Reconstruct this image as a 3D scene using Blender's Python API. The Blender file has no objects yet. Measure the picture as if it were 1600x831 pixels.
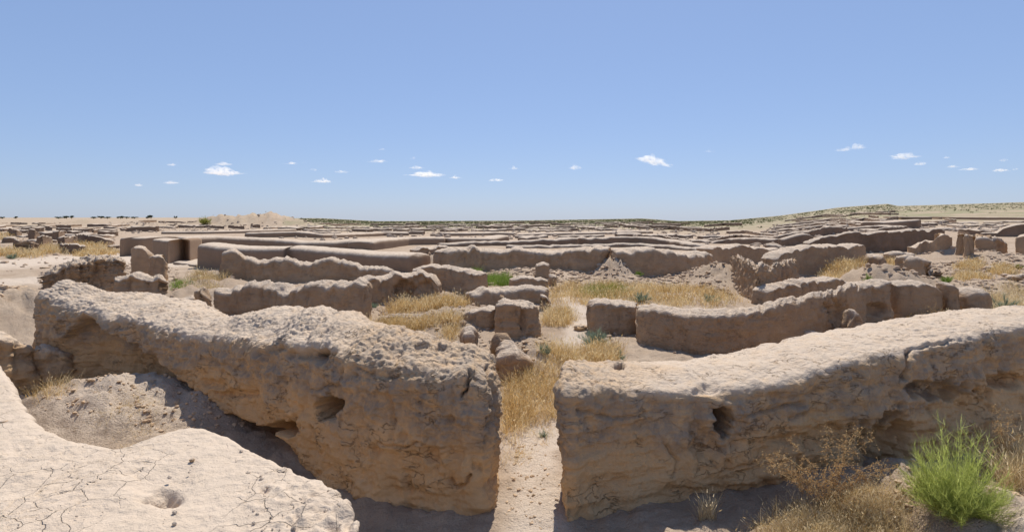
import bpy, math, random
import numpy as np
from math import radians as R

random.seed(7)
RNG = np.random.default_rng(11)
scene = bpy.context.scene
COL = scene.collection

# ------------------------------------------------------------------ camera, sky, sun, exposure
FPX, CXP, HORY, EYE = 850.0, 800.0, 340.0, 3.4          # focal length and horizon in photo pixels, eye height in metres
cam_d = bpy.data.cameras.new('camera')
cam = bpy.data.objects.new('camera', cam_d); COL.objects.link(cam)
cam_d.sensor_width = 36.0
cam_d.lens = 36.0 * FPX / 1600.0
cam_d.shift_y = -(415.5 - HORY) / 1600.0
cam_d.clip_start = 0.1; cam_d.clip_end = 60000.0
cam.location = (0, 0, EYE); cam.rotation_euler = (R(90), 0, 0)
scene.camera = cam

SUN_EL, SUN_AZ = 56.0, 9.0                               # degrees; azimuth measured from straight ahead towards the right
SKY_TINT = (1.33, 1.48, 1.87, 1)
world = bpy.data.worlds.new('World'); scene.world = world; world.use_nodes = True
nt = world.node_tree; nt.nodes.clear()
sky = nt.nodes.new('ShaderNodeTexSky'); sky.sky_type = 'NISHITA'; sky.sun_disc = False
sky.sun_elevation = R(SUN_EL); sky.sun_rotation = R(SUN_AZ)
sky.altitude = 200; sky.air_density = 1.0; sky.dust_density = 0.3; sky.ozone_density = 8.0
bg = nt.nodes.new('ShaderNodeBackground'); bg.inputs['Strength'].default_value = 0.13
wo = nt.nodes.new('ShaderNodeOutputWorld')
gam = nt.nodes.new('ShaderNodeGamma'); gam.inputs['Gamma'].default_value = 0.48          # soft, hazy desert sky: gentler zenith-to-horizon contrast
tint = nt.nodes.new('ShaderNodeMix'); tint.data_type = 'RGBA'; tint.blend_type = 'MULTIPLY'; tint.inputs[0].default_value = 1.0
tint.inputs[7].default_value = SKY_TINT
nt.links.new(sky.outputs[0], gam.inputs[0]); nt.links.new(gam.outputs[0], tint.inputs[6]); nt.links.new(tint.outputs[2], bg.inputs[0]); nt.links.new(bg.outputs[0], wo.inputs[0])

sun_d = bpy.data.lights.new('sun', 'SUN'); sun = bpy.data.objects.new('sun', sun_d); COL.objects.link(sun)
sun_d.energy = 4.4; sun_d.angle = R(0.53); sun_d.color = (1.0, 0.955, 0.88)
sun.rotation_euler = (R(90 - SUN_EL), 0, R(180 - SUN_AZ))
sun.location = (0, 0, 50)

vs = scene.view_settings
vs.view_transform = 'Standard'; vs.look = 'None'; vs.exposure = 0.32; vs.gamma = 1.0; vs.use_curve_mapping = False
scene.cycles.max_bounces = 8; scene.cycles.diffuse_bounces = 5
scene.cycles.volume_bounces = 6

# ------------------------------------------------------------------ noise
_perm = np.random.RandomState(3).permutation(256).astype(np.int32)
_perm = np.concatenate([_perm, _perm, _perm])
_g = np.random.RandomState(5).normal(size=(256, 3)).astype(np.float32)
_g /= np.linalg.norm(_g, axis=1, keepdims=True)
def noise(P, f=1.0, seed=0):
    """Perlin gradient noise, about -1..1; P is (N,3)"""
    if np.isscalar(f): f = (f, f, f)
    p = [P[..., i].astype(np.float32) * f[i] + 37.17 * seed + 11.3 * i for i in range(3)]
    i0 = [np.floor(c).astype(np.int32) for c in p]
    fr = [p[i] - i0[i] for i in range(3)]
    u = [c * c * c * (c * (c * 6 - 15) + 10) for c in fr]
    def corner(dx, dy, dz):
        h = _perm[(_perm[(_perm[(i0[0] + dx) & 255] + i0[1] + dy) & 255] + i0[2] + dz) & 255]
        g = _g[h]
        return g[..., 0] * (fr[0] - dx) + g[..., 1] * (fr[1] - dy) + g[..., 2] * (fr[2] - dz)
    def lerp(a, b, t): return a + (b - a) * t
    x00 = lerp(corner(0,0,0), corner(1,0,0), u[0]); x10 = lerp(corner(0,1,0), corner(1,1,0), u[0])
    x01 = lerp(corner(0,0,1), corner(1,0,1), u[0]); x11 = lerp(corner(0,1,1), corner(1,1,1), u[0])
    return 1.5 * lerp(lerp(x00, x10, u[1]), lerp(x01, x11, u[1]), u[2])
def fbm(P, f, o=3, seed=0, gain=0.5):
    f = np.array((f, f, f) if np.isscalar(f) else f, float); a = 1.0; s = 0
    for k in range(o):
        s = s + a * noise(P, tuple(f * (2.03 ** k)), seed + k); a *= gain
    return s
def sstep(a, b, x):
    t = np.clip((x - a) / (b - a), 0, 1); return t * t * (3 - 2 * t)
def worley_edge(P2, f, seed=0):
    """distance to the border between 2-D Voronoi cells (in cell units)"""
    q = P2 * f; ci = np.floor(q).astype(np.int64)
    best = np.full(len(q), 9.0); second = np.full(len(q), 9.0)
    for dx in (-1, 0, 1):
        for dy in (-1, 0, 1):
            c = ci + (dx, dy)
            h = (c[:, 0] * 73856093 ^ c[:, 1] * 19349663 ^ seed * 83492791)
            jx = ((h * 2654435761) % 65536) / 65536.0; jy = ((h * 40503 + 12345) * 69069 % 65536) / 65536.0
            d = np.hypot(c[:, 0] + jx - q[:, 0], c[:, 1] + jy - q[:, 1])
            nb = np.minimum(best, d); second = np.minimum(second, np.maximum(best, d)); best = nb
    return second - best

# ------------------------------------------------------------------ terrain
_su = [-3, -0.94, -0.6, -0.35, -0.25, 0.0, 0.24, 0.305, 0.40, 0.49, 0.60, 0.69, 0.71, 0.94, 3]
_ss = [0, 0.0, 0.0, -0.001, -0.0062, -0.0055, -0.0015, -0.006, -0.0045, 0.003, 0.016, 0.021, 0.0175, 0.0208, 0.021]
def h_far(x, y):
    r = np.hypot(x, y); u = x / np.maximum(y, 1e-3); u = np.where(y <= 0.2 * np.abs(x), np.sign(x) * 3, u)
    s = np.interp(u, _su, _ss)
    return s * np.maximum(0, r - 40) ** 1.0
MOUNDS = []            # (x, y, rx, ry, height)
def h_base(x, y, detail=None):
    z = h_far(x, y)
    for mx, my, rx, ry, h in MOUNDS:
        e = ((x - mx) / rx) ** 2 + ((y - my) / ry) ** 2
        if detail is None: z = z + h * np.exp(-e ** 1.3)
        else:
            k = e < 4.0
            if k.any():
                q = detail[k]; z = np.array(z, float); z[k] += h * np.exp(-e[k] ** 1.3) * (1 + .45 * fbm(q, 2.2 / rx, 4, 33) - .25 * np.abs(noise(q, 3.1 / rx, 38)))
    return z
_Yray = np.geomspace(1.5, 4000, 6000)
def ground_at(px, py, far=True):
    """point where the sight line through a photo pixel meets the plain"""
    X = (px - CXP) / FPX * _Yray; Z = EYE - (py - HORY) / FPX * _Yray
    H = h_far(X, _Yray) if far else h_base(X, _Yray)
    k = np.argmax(Z < H)
    if Z[k] >= H[k]: k = len(_Yray) - 1
    return X[k], _Yray[k], H[k]
def mound(px, py, rx, ry, h):
    x, y, _ = ground_at(px, py); MOUNDS.append((x, y, rx, ry, h))
mound(230, 655, 1.5, 1.1, 0.42)
mound(120, 650, 1.1, 1.0, 0.30)
MOUNDS.append((4.9, 6.35, 1.3, 0.8, 0.36))       # rubble bank under the green bush
MOUNDS.append((5.3, 5.1, 1.0, 0.75, 0.50))       # sandy bank in the bottom right corner
mound(20, 510, 1.6, 2.2, 1.0)
mound(1368, 452, 1.5, 2.0, .75)
mound(1340, 436, 1.3, 1.6, .8)
mound(1420, 452, 2.2, 2.0, .45)
mound(1128, 440, 1.5, 3.0, .9)
mound(957, 430, .9, 2.4, 1.1)
mound(835, 432, 2.5, 2.2, .4)
mound(690, 415, 3.0, 2.6, 0.9)
mound(720, 500, 1.2, 2.0, 0.35)
mound(665, 466, 1.6, 1.4, 0.4)
mound(830, 566, 1.0, 1.4, 0.35)
mound(1494, 403, 2.2, 2.6, .8)
mound(1560, 450, 3.0, 2.0, .35)
mound(1592, 410, 2.5, 2.0, .5)
mound(300, 470, 1.6, 1.6, .45)
mound(320, 450, 2.2, 1.8, .5)
for _m in ((-117.0, 222.0, 9, 16, 2.4), (-117.0, 222.0, 4.5, 8, 1.1), (-124, 224, 6, 10, 1.4), (-98.5, 222.0, 9, 16, 2.6), (-98.5, 222.0, 4.2, 8, 1.3), (-107, 221, 9, 14, 2.2), (-90, 220, 8, 12, 1.9),
           (-84, 218, 9, 14, 1.2), (-140, 222, 16, 16, 1.0), (-205.0, 260.0, 6, 10, 1.8), (-192.0, 262.0, 14, 14, 1.0), (-160, 240, 20, 18, 0.8)): MOUNDS.append(_m)   # eroded hillocks on the left skyline
PATH = [ground_at(*p)[:2] for p in ((825, 831), (830, 740), (826, 700), (858, 600), (888, 545), (905, 505), (908, 485), (880, 462))]
def seg_dist(x, y, pts):
    d = np.full(np.shape(x), 1e9)
    for (ax, ay), (bx, by) in zip(pts[:-1], pts[1:]):
        vx, vy = bx - ax, by - ay; t = np.clip(((x - ax) * vx + (y - ay) * vy) / (vx * vx + vy * vy), 0, 1)
        d = np.minimum(d, np.hypot(x - ax - t * vx, y - ay - t * vy))
    return d
def height(x, y):
    x = np.asarray(x, float); y = np.asarray(y, float)
    P = np.stack([x, y, np.zeros_like(x)], -1); r = np.hypot(x, y)
    z = h_base(x, y, P)
    pd = np.minimum(1.0, seg_dist(x, y, PATH) / 0.8)
    near = 1 - sstep(30, 80, r)
    z = z + fbm(P, 0.25, 3, 40) * 0.10 * (0.4 + 0.6 * near) + (fbm(P, 1.7, 3, 50) * 0.07 + np.abs(noise(P, 5.0, 60)) * 0.05 + noise(P, 12.0, 61) * .012) * near * (0.25 + 0.75 * pd)
    z = z + fbm(P, 0.03, 3, 70) * 0.5 * sstep(80, 300, r) * (1 - 0.75 * sstep(600, 2500, r))
    return z
def hgt(x, y): return float(height(np.array([x]), np.array([y]))[0])

# ------------------------------------------------------------------ object helpers
def mesh_np(name, V, faces, mat, attrs=None, smooth=True):
    """V (N,3), faces (M,k) array of equal-sized polygons or list of such arrays"""
    if not isinstance(faces, list): faces = [faces]
    me = bpy.data.meshes.new(name)
    me.vertices.add(len(V)); me.vertices.foreach_set('co', np.asarray(V, np.float32).ravel())
    nl = sum(f.size for f in faces); npoly = sum(len(f) for f in faces)
    me.loops.add(nl); me.polygons.add(npoly)
    me.loops.foreach_set('vertex_index', np.concatenate([f.ravel() for f in faces]).astype(np.int32))
    sizes = np.concatenate([np.full(len(f), f.shape[1]) for f in faces])
    me.polygons.foreach_set('loop_start', np.concatenate([[0], np.cumsum(sizes)[:-1]]).astype(np.int32))
    me.polygons.foreach_set('use_smooth', np.full(npoly, smooth))
    for k, a in (attrs or {}).items():
        at = me.attributes.new(k, 'FLOAT', 'POINT'); at.data.foreach_set('value', np.asarray(a, np.float32))
    me.update(calc_edges=True); me.validate()
    me.materials.append(mat)
    return me
def put(name, me, label=None, cat=None, group=None, kind=None, parent=None, loc=(0, 0, 0), rot=(0, 0, 0), scale=(1, 1, 1)):
    o = bpy.data.objects.new(name, me); COL.objects.link(o)
    o.location = loc; o.rotation_euler = rot; o.scale = scale
    if parent: o.parent = parent
    if label: o['label'] = label
    if cat: o['category'] = cat
    if group: o['group'] = group
    if kind: o['kind'] = kind
    return o

# ------------------------------------------------------------------ materials
class NT:
    def __init__(s, name):
        s.m = bpy.data.materials.new(name); s.m.use_nodes = True; s.t = s.m.node_tree; s.t.nodes.clear()
        s.out = s.n('ShaderNodeOutputMaterial')
    def n(s, typ, **kw):
        nd = s.t.nodes.new(typ)
        for k, v in kw.items():
            if k.startswith('_'): setattr(nd, k[1:], v)
            else: s.set(nd.inputs[k.replace('__', ' ')], v)
        return nd
    def set(s, sock, v):
        if isinstance(v, bpy.types.NodeSocket): s.t.links.new(v, sock)
        else: sock.default_value = v
    def noise(s, vec, scale, detail=4, rough=0.6, dist=0.0):
        return s.n('ShaderNodeTexNoise', Vector=vec, Scale=scale, Detail=detail, Roughness=rough, Distortion=dist).outputs['Fac']
    def ramp(s, fac, lo, hi, a=0.0, b=1.0):
        return s.n('ShaderNodeMapRange', Value=fac, From__Min=lo, From__Max=hi, To__Min=a, To__Max=b).outputs[0]
    def mix(s, fac, a, b):
        nd = s.t.nodes.new('ShaderNodeMix'); nd.data_type = 'RGBA'
        s.set(nd.inputs[0], fac); s.set(nd.inputs[6], a); s.set(nd.inputs[7], b)
        return nd.outputs[2]
    def math(s, op, a, b=0.0):
        nd = s.t.nodes.new('ShaderNodeMath'); nd.operation = op; s.set(nd.inputs[0], a); s.set(nd.inputs[1], b); return nd.outputs[0]
    def attr(s, name): return s.n('ShaderNodeAttribute', _attribute_name=name).outputs['Fac']
def c4(r, g, b): return (r, g, b, 1)
def mud_material(name, tan, brown, crust, dust, grit=1.0, cracks=0.0, streak=0.35, flakes=0.0, dmin=0.4):
    t = NT(name); pos = t.n('ShaderNodeNewGeometry').outputs['Position']
    n1 = t.noise(pos, 1.1, 5, 0.6, 0.6); n2 = t.noise(pos, 6.0, 5, 0.65); n3 = t.noise(pos, 38.0, 3, 0.7)
    col = t.mix(t.ramp(n1, 0.36, 0.64), tan, brown)
    col = t.mix(t.math('MULTIPLY', t.attr('crust'), t.ramp(n2, 0.25, 0.6)), col, crust)
    strat = t.noise(t.n('ShaderNodeMapping', Vector=pos, Scale=(0.7, 0.7, 7.0)).outputs[0], 1.6, 5, 0.6, 0.8)
    col = t.mix(t.ramp(strat, 0.56, 0.75, 0, streak), col, c4(brown[0] * .72, brown[1] * .68, brown[2] * .66))
    dn = t.math('MULTIPLY', t.attr('dust'), t.ramp(n2, 0.30, 0.58, dmin, 1.0))
    col = t.mix(dn, col, dust)
    fl = t.noise(t.n('ShaderNodeMapping', Vector=pos, Scale=(1.0, 1.0, 2.4)).outputs[0], 3.4, 4, 0.55, 0.5)
    flake = t.math('MULTIPLY', t.ramp(t.math('ABSOLUTE', t.math('SUBTRACT', fl, 0.5)), 0.0, 0.016, 1.0, 0.0), t.ramp(t.noise(pos, 2.3, 3, 0.5), 0.5, 0.6))
    flake = t.math('MULTIPLY', flake, flakes)
    col = t.mix(t.math('MULTIPLY', flake, 0.45), col, c4(brown[0] * .5, brown[1] * .45, brown[2] * .42))  # shade inside these thin cracks is painted into the colour too
    col = t.mix(t.ramp(n3, 0.42, 0.75, 0, 0.18), col, c4(tan[0] * .6, tan[1] * .58, tan[2] * .56))
    h = t.math('ADD', t.math('MULTIPLY', t.noise(pos, 14.0, 5, 0.65), 0.030 * grit), t.math('MULTIPLY', t.noise(pos, 75.0, 3, 0.7), 0.007 * grit))
    h = t.math('ADD', h, t.math('MULTIPLY', strat, 0.02 * grit))
    if grit > 1.9: h = t.math('ADD', h, t.math('MULTIPLY', t.noise(pos, 4.0, 6, 0.7, 0.4), 0.075 * (grit - 1)))
    h = t.math('SUBTRACT', h, t.math('MULTIPLY', flake, 0.02))
    if cracks:
        wv = t.n('ShaderNodeVectorMath', _operation='ADD'); t.set(wv.inputs[0], pos)
        sc = t.n('ShaderNodeVectorMath', _operation='SCALE', Scale=0.10); t.set(sc.inputs[0], t.n('ShaderNodeTexNoise', Vector=pos, Scale=5.0, Detail=4).outputs['Color']); t.set(wv.inputs[1], sc.outputs[0])
        for fsc, wid in ((4.6, 0.013),):
            vo = t.n('ShaderNodeTexVoronoi', _feature='DISTANCE_TO_EDGE', Vector=wv.outputs[0], Scale=fsc)
            line = t.math('MULTIPLY', t.ramp(vo.outputs['Distance'], 0.0, wid, 1.0, 0.0), t.ramp(n1, 0.42, 0.6, 0.0, 1.0))
            h = t.math('SUBTRACT', h, t.math('MULTIPLY', line, 0.012 * cracks))
            col = t.mix(t.math('MULTIPLY', line, 0.4 * cracks), col, c4(brown[0] * .5, brown[1] * .46, brown[2] * .42))  # shade of the crack depth painted into the colour, besides the bump
    bp = t.n('ShaderNodeBump', Height=h, Strength=1.0, Distance=1.0)
    b = t.n('ShaderNodeBsdfPrincipled', Base__Color=col, Roughness=0.95, Normal=bp.outputs[0]); b.inputs['Specular IOR Level'].default_value = 0.08
    t.set(t.out.inputs['Surface'], b.outputs[0])
    return t.m
M_NEAR = mud_material('weathered_mud', c4(.68, .445, .235), c4(.60, .385, .20), c4(.33, .265, .205), c4(.57, .46, .355), 1.3, 0.0, .3, 1.0, .7)
M_MID = mud_material('eroded_mud', c4(.53, .355, .215), c4(.42, .275, .165), c4(.37, .27, .185), c4(.60, .485, .375), 2.0, 0.0, .4, .7, .62)
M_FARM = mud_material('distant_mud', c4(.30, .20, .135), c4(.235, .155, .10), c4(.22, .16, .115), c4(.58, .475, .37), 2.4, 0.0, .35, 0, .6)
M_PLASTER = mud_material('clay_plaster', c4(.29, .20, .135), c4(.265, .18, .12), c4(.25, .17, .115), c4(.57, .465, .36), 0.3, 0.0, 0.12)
M_LEDGE = mud_material('cracked_clay', c4(.54, .43, .32), c4(.50, .395, .295), c4(.42, .32, .225), c4(.56, .45, .345), 0.8, 0.7, 0.1)

def ground_material():
    t = NT('sandy_ground'); pos = t.n('ShaderNodeNewGeometry').outputs['Position']
    n1 = t.noise(pos, 0.5, 6, 0.6, 0.5); n2 = t.noise(pos, 5.0, 5, 0.65); n3 = t.noise(pos, 40.0, 3, 0.7)
    col = t.mix(t.ramp(n1, 0.35, 0.65), c4(.49, .38, .28), c4(.39, .29, .205))
    col = t.mix(t.ramp(n2, 0.45, 0.7, 0, 0.6), col, c4(.34, .25, .175))
    col = t.mix(t.attr('pale'), col, c4(.60, .49, .385))
    col = t.mix(t.math('MULTIPLY', t.attr('scrub'), t.ramp(t.noise(pos, 0.05, 6, 0.7), 0.38, 0.6)), col, c4(.24, .235, .13))
    col = t.mix(t.ramp(n3, 0.4, 0.7, 0, 0.3), col, c4(.24, .18, .13))
    h = t.math('ADD', t.math('MULTIPLY', t.noise(pos, 10.0, 5, 0.72), 0.06), t.math('MULTIPLY', n3, 0.012))
    bp = t.n('ShaderNodeBump', Height=h, Strength=1.0, Distance=1.0)
    b = t.n('ShaderNodeBsdfPrincipled', Base__Color=col, Roughness=0.97, Normal=bp.outputs[0]); b.inputs['Specular IOR Level'].default_value = 0.05
    t.set(t.out.inputs['Surface'], b.outputs[0]); return t.m
M_GROUND = ground_material()
def plant_material(name, cols, trans=0.3):
    t = NT(name); a = t.attr('tone')
    rp = t.n('ShaderNodeValToRGB', Fac=a)
    el = rp.color_ramp.elements
    while len(el) < len(cols): el.new(0.5)
    for k, c in enumerate(cols): el[k].position = k / (len(cols) - 1); el[k].color = c4(*c)
    d = t.n('ShaderNodeBsdfDiffuse', Color=rp.outputs[0], Roughness=0.5); tr = t.n('ShaderNodeBsdfTranslucent', Color=rp.outputs[0])
    mx = t.n('ShaderNodeMixShader', Fac=trans); t.set(mx.inputs[1], d.outputs[0]); t.set(mx.inputs[2], tr.outputs[0])
    t.set(t.out.inputs['Surface'], mx.outputs[0]); return t.m
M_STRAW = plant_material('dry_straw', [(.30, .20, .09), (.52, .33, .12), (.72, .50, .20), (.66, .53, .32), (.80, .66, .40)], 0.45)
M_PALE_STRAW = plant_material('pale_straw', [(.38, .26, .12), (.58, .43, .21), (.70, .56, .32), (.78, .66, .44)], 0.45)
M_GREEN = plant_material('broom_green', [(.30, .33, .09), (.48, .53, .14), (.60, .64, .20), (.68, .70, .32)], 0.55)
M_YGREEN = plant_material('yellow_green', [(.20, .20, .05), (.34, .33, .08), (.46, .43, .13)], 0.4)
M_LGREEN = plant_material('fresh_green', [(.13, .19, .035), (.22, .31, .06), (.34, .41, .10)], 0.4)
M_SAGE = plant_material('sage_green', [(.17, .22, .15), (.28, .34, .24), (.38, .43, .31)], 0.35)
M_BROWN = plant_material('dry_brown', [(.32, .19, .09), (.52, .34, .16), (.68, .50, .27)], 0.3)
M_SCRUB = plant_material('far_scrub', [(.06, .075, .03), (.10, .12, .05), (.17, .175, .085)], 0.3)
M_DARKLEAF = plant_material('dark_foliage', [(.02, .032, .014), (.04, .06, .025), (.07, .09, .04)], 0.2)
M_BARK = plant_material('bark', [(.07, .05, .035), (.12, .085, .06)], 0.0)
def cloud_material():
    t = NT('cloud_vapour'); pos = t.n('ShaderNodeNewGeometry').outputs['Position']
    d = t.ramp(t.noise(pos, 0.011, 5, 0.65, 0.5), 0.42, 0.62, 0.0, 0.011)
    v = t.n('ShaderNodeVolumePrincipled', Color=c4(1, 1, 1), Density=d, Anisotropy=0.2)
    t.set(t.out.inputs['Volume'], v.outputs[0]); return t.m
M_CLOUD = cloud_material()

# ------------------------------------------------------------------ ground sheet
def build_ground():
    rad = np.concatenate([np.geomspace(0.4, 5, 16)[:-1], np.geomspace(5, 15, 185)[:-1], np.geomspace(15, 60, 120)[:-1], np.geomspace(60, 600, 100)[:-1], np.geomspace(600, 30000, 40)])
    az = np.concatenate([np.linspace(-50, 50, 430), np.linspace(50, 310, 110)[1:-1]])
    az = np.radians(az); na, nr = len(az), len(rad)
    A, Rr = np.meshgrid(az, rad)
    x = (np.sin(A) * Rr).ravel(); y = (np.cos(A) * Rr).ravel()
    z = height(x, y)
    idx = np.arange(nr * na).reshape(nr, na); nx = np.roll(idx, -1, 1)
    f = np.stack([idx[:-1], nx[:-1], nx[1:], idx[1:]], -1).reshape(-1, 4)[:, ::-1]
    P = np.stack([x, y, 0 * x], -1)
    pale = 1 - sstep(0.12, 0.55, seg_dist(x, y, PATH) + fbm(P, 1.3, 3, 81) * 0.28)
    lot = [ground_at(*p)[:2] for p in ((-80, 418), (60, 408), (160, 402), (230, 402), (300, 408))]
    pale = np.maximum(pale, 1 - sstep(2.0, 7.5, seg_dist(x, y, lot) + fbm(P, 0.25, 3, 83) * 2.2))
    lot2 = [ground_at(*p)[:2] for p in ((-20, 445), (40, 440))]
    pale = np.maximum(pale, 1 - sstep(1.0, 4.0, seg_dist(x, y, lot2) + fbm(P, 0.4, 3, 84) * 1.2))
    pale = np.maximum(pale, 0.8 * (1 - sstep(0.5, 1.1, np.hypot((x - 5.3) / 1.1, (y - 5.1) / 0.8))))
    tx, ty, _ = ground_at(220, 655); pale = np.maximum(pale, .75 * (1 - sstep(.7, 1.9, np.hypot(x - tx, (y - ty) * 1.2) + fbm(P, 1.2, 3, 87) * .35)))
    r = np.hypot(x, y)
    scrub = sstep(110, 260, r) * np.where(x / np.maximum(y, .1) > -0.42, 1.0, 0.18)
    me = mesh_np('ground', np.stack([x, y, z], -1), f, M_GROUND, {'pale': pale, 'scrub': scrub})
    put('ground', me, 'pale sandy ground of the ruin field running out to the horizon', 'ground', kind='structure')
build_ground()

# ------------------------------------------------------------------ eroded mud walls
def project(P):
    Y = np.maximum(P[..., 1], 0.05)
    return CXP + FPX * P[..., 0] / Y, HORY - FPX * (P[..., 2] - EYE) / Y
def resample(arrs, L, s, sig):
    """linear interpolation along stations, then a gaussian smoothing of width sig"""
    n = max(64, int(L[-1] / max(sig, 0.01) * 4)); uu = np.linspace(0, L[-1], n); out = []
    k = max(1, int(sig / (uu[1] - uu[0]) * 2)); w = np.exp(-0.5 * (np.arange(-k, k + 1) / max(k / 2, .5)) ** 2); w /= w.sum()
    for a in arrs:
        d = np.interp(uu, L, a)
        lo = 2 * d[0] - d[1:k + 1][::-1]; hi = 2 * d[-1] - d[-k - 1:-1][::-1]
        d = np.convolve(np.concatenate([lo, d, hi]), w, 'valid')
        out.append(np.interp(s, uu, d))
    return out
def wall_mesh(name, F, B, zF, zB, zb, res, mat, rough=1.0, rc=0.16, ends=(0.25, 0.25), batter=0.10, dome=0.06, seed=0, sig=0.12,
              edge=0.15, shape=None, top_fr=None, back_rows=None, front_rows=None, clod=1.5, dustk=1.0, crustk=0.6, topk=1.0, steps=1.0, gully=.45, smoothmin=.55, crusty=None):
    F = np.array(F, float); B = np.array(B, float); mid = (F + B) / 2
    L = np.concatenate([[0], np.cumsum(np.hypot(*np.diff(mid, axis=0).T))]); L = L + np.arange(len(L)) * 1e-4
    W = np.hypot(*(F - B).T).mean(); Lt = L[-1]
    e0, e1 = min(ends[0], Lt * .45), min(ends[1], Lt * .45); p = 2.8
    kk = np.linspace(0, 1, int(np.clip(W / 2 / res, 5, 44)), endpoint=False); dd = 1 - (1 - kk ** p) ** (1 / p)
    s = np.concatenate([dd * e0, np.linspace(e0, Lt - e1, max(4, int((Lt - e0 - e1) / res))), (Lt - dd * e1)[::-1]])
    fx, fy, bx, by, zf, zk, zz = resample([F[:, 0], F[:, 1], B[:, 0], B[:, 1], np.array(zF), np.array(zB), np.array(zb)], L, s, sig)
    d0, d1 = s / max(e0, 1e-6), (Lt - s) / max(e1, 1e-6); d = np.clip(np.minimum(d0, d1), 0, 1)
    k = np.maximum((1 - (1 - d) ** p) ** (1 / p), 0.001)
    cx, cy = (fx + bx) / 2, (fy + by) / 2; hx, hy = (fx - bx) / 2, (fy - by) / 2; hw0 = np.hypot(hx, hy); ux, uy = hx / hw0, hy / hw0
    hw = hw0 * k; H0 = float(np.mean(np.maximum(zf, zk) - zz)) - .25
    q = np.stack([s, 0 * s, 0 * s + seed], -1)
    er = (fbm(q, 0.9, 3, seed) * edge + np.minimum(0, fbm(q, 2.6, 2, seed + 9)) * edge * 1.1) * min(1, rough)
    if rough > .5 and steps:      # broken courses: the top drops in small steps and notches
        sq = np.round(fbm(q, 0.7, 2, seed + 31) * 2.6) / 2.6; er = er + steps * (.13 * sq - .30 * np.clip(noise(q, 1.1, seed + 33) - .30, 0, 1) - .03 * (noise(q, 3.2, seed + 35) > .25)) * min(1.2, H0)
    r_ = np.minimum(rc, 0.85 * hw); zf = zf + er - rc * 0.7 * (1 - k); zk = zk + er * 0.7 - rc * 0.7 * (1 - k)
    H = float(np.mean(np.maximum(zf, zk) - zz))
    nz = front_rows or max(4, int(H / res)); na = max(4, int(rc * 1.57 / res)); nb = back_rows or max(4, int(H / res / 2.5))
    v = np.linspace(0, 1, nz, endpoint=False)[None]; th = np.linspace(0, np.pi / 2, na, endpoint=False)[None]
    tf = (np.linspace(0, 1, max(4, int(W / res / 1.25)), endpoint=False) if top_fr is None else top_fr)[None]
    c = lambda a: a[:, None]
    bt = batter * (1 - v) ** 1.6
    a1 = c(hw) + bt * c(k); z1 = c(zz) + (c(zf - r_ - zz)) * v
    a2 = c(hw - r_) + c(r_) * np.cos(th); z2 = c(zf - r_) + c(r_) * np.sin(th)
    a3 = c(hw - r_) * (1 - 2 * tf); z3 = c(zf) + c(zk - zf) * tf + dome * np.sin(np.pi * tf) * c(k)
    a4 = -(c(hw - r_) + c(r_) * np.sin(th)); z4 = c(zk - r_) + c(r_) * np.cos(th)
    vb = np.linspace(1, 0, nb)[None]; a5 = -(c(hw) + batter * (1 - vb) ** 1.6 * c(k)); z5 = c(zz) + c(zk - r_ - zz) * vb
    a = np.concatenate([a1, a2, a3, a4, a5], 1); z = np.concatenate([z1, z2, z3, z4, z5], 1)
    front = np.concatenate([np.ones(nz + na), np.linspace(1, 0, tf.shape[1]), np.zeros(na + nb)])[None] * np.ones((len(s), 1))
    P = np.stack([c(cx) + c(ux) * a, c(cy) + c(uy) * a, z], -1)
    def normals(P):
        ds = np.gradient(P, axis=0); dt = np.gradient(P, axis=1)
        N = np.cross(ds, dt); l = np.linalg.norm(N, axis=-1, keepdims=True); N = N / np.maximum(l, 1e-9)
        return N
    N = normals(P)
    tz = N[:, nz + na:nz + na + tf.shape[1], 2]; flip = tz.mean() < 0
    if flip: N = -N
    # the two end columns: point along the wall's own direction
    for row, sg in ((0, -1), (-1, 1)):
        i2 = 3 if row == 0 else -4
        t = np.array([cx[row] - cx[i2], cy[row] - cy[i2], 0]); t /= max(np.linalg.norm(t), 1e-6); N[row] = t
    up = np.clip(N[..., 2], 0, 1); face = 1 - up
    hfrac = (P[..., 2] - c(zz)) / np.maximum(c(np.maximum(zf, zk) - zz), 0.05)
    sh = P.shape[:2]; Pf = P.reshape(-1, 3)
    n_lo = fbm(Pf, 0.8, 3, seed).reshape(sh); n_mid = fbm(Pf, 3.2, 3, seed + 3).reshape(sh)
    D = rough * (0.085 * n_lo * (0.35 + 0.65 * face) + 0.045 * n_mid)
    if rough > 0.35:
        rm = smoothmin + (1 - smoothmin) * sstep(-.30, .35, noise(Pf, 0.6, seed + 41).reshape(sh)); D = rough * (0.085 * n_lo * (0.35 + 0.65 * face) + 0.045 * n_mid * rm)
        gl = np.abs(noise(Pf, (2.1, 2.1, .35), seed + 43)).reshape(sh); D = D - rough * gully * face * np.clip(.22 - gl, 0, .22) * sstep(.15, .8, hfrac)
        st = fbm(Pf, (1.1, 1.1, 7.5), 3, seed + 6).reshape(sh)
        D = D + rough * face * (0.036 * st - 0.06 * np.clip(np.abs(noise(Pf, (1.5, 1.5, 5.0), seed + 8)).reshape(sh) - 0.0, 0, 0.16))
        D = D + rough * face * 0.035 * fbm(Pf, (5.5, 5.5, 0.8), 2, seed + 21).reshape(sh)
        pit = np.clip(noise(Pf, 4.6, seed + 12).reshape(sh) - 0.34, 0, 1); D = D - rough * rm * 0.20 * pit * (0.3 + 0.7 * face)
        cl = np.abs(noise(Pf, 11.0, seed + 15)).reshape(sh); cmask = sstep(-0.1, 0.45, noise(Pf, 1.3, seed + 17).reshape(sh) + 0.35 * sstep(.45, .95, hfrac))
        D = D + rough * clod * rm * (0.040 * (cl - 0.2) * cmask + 0.012 * noise(Pf, 24.0, seed + 18).reshape(sh))
    cz = np.zeros(sh)
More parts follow.
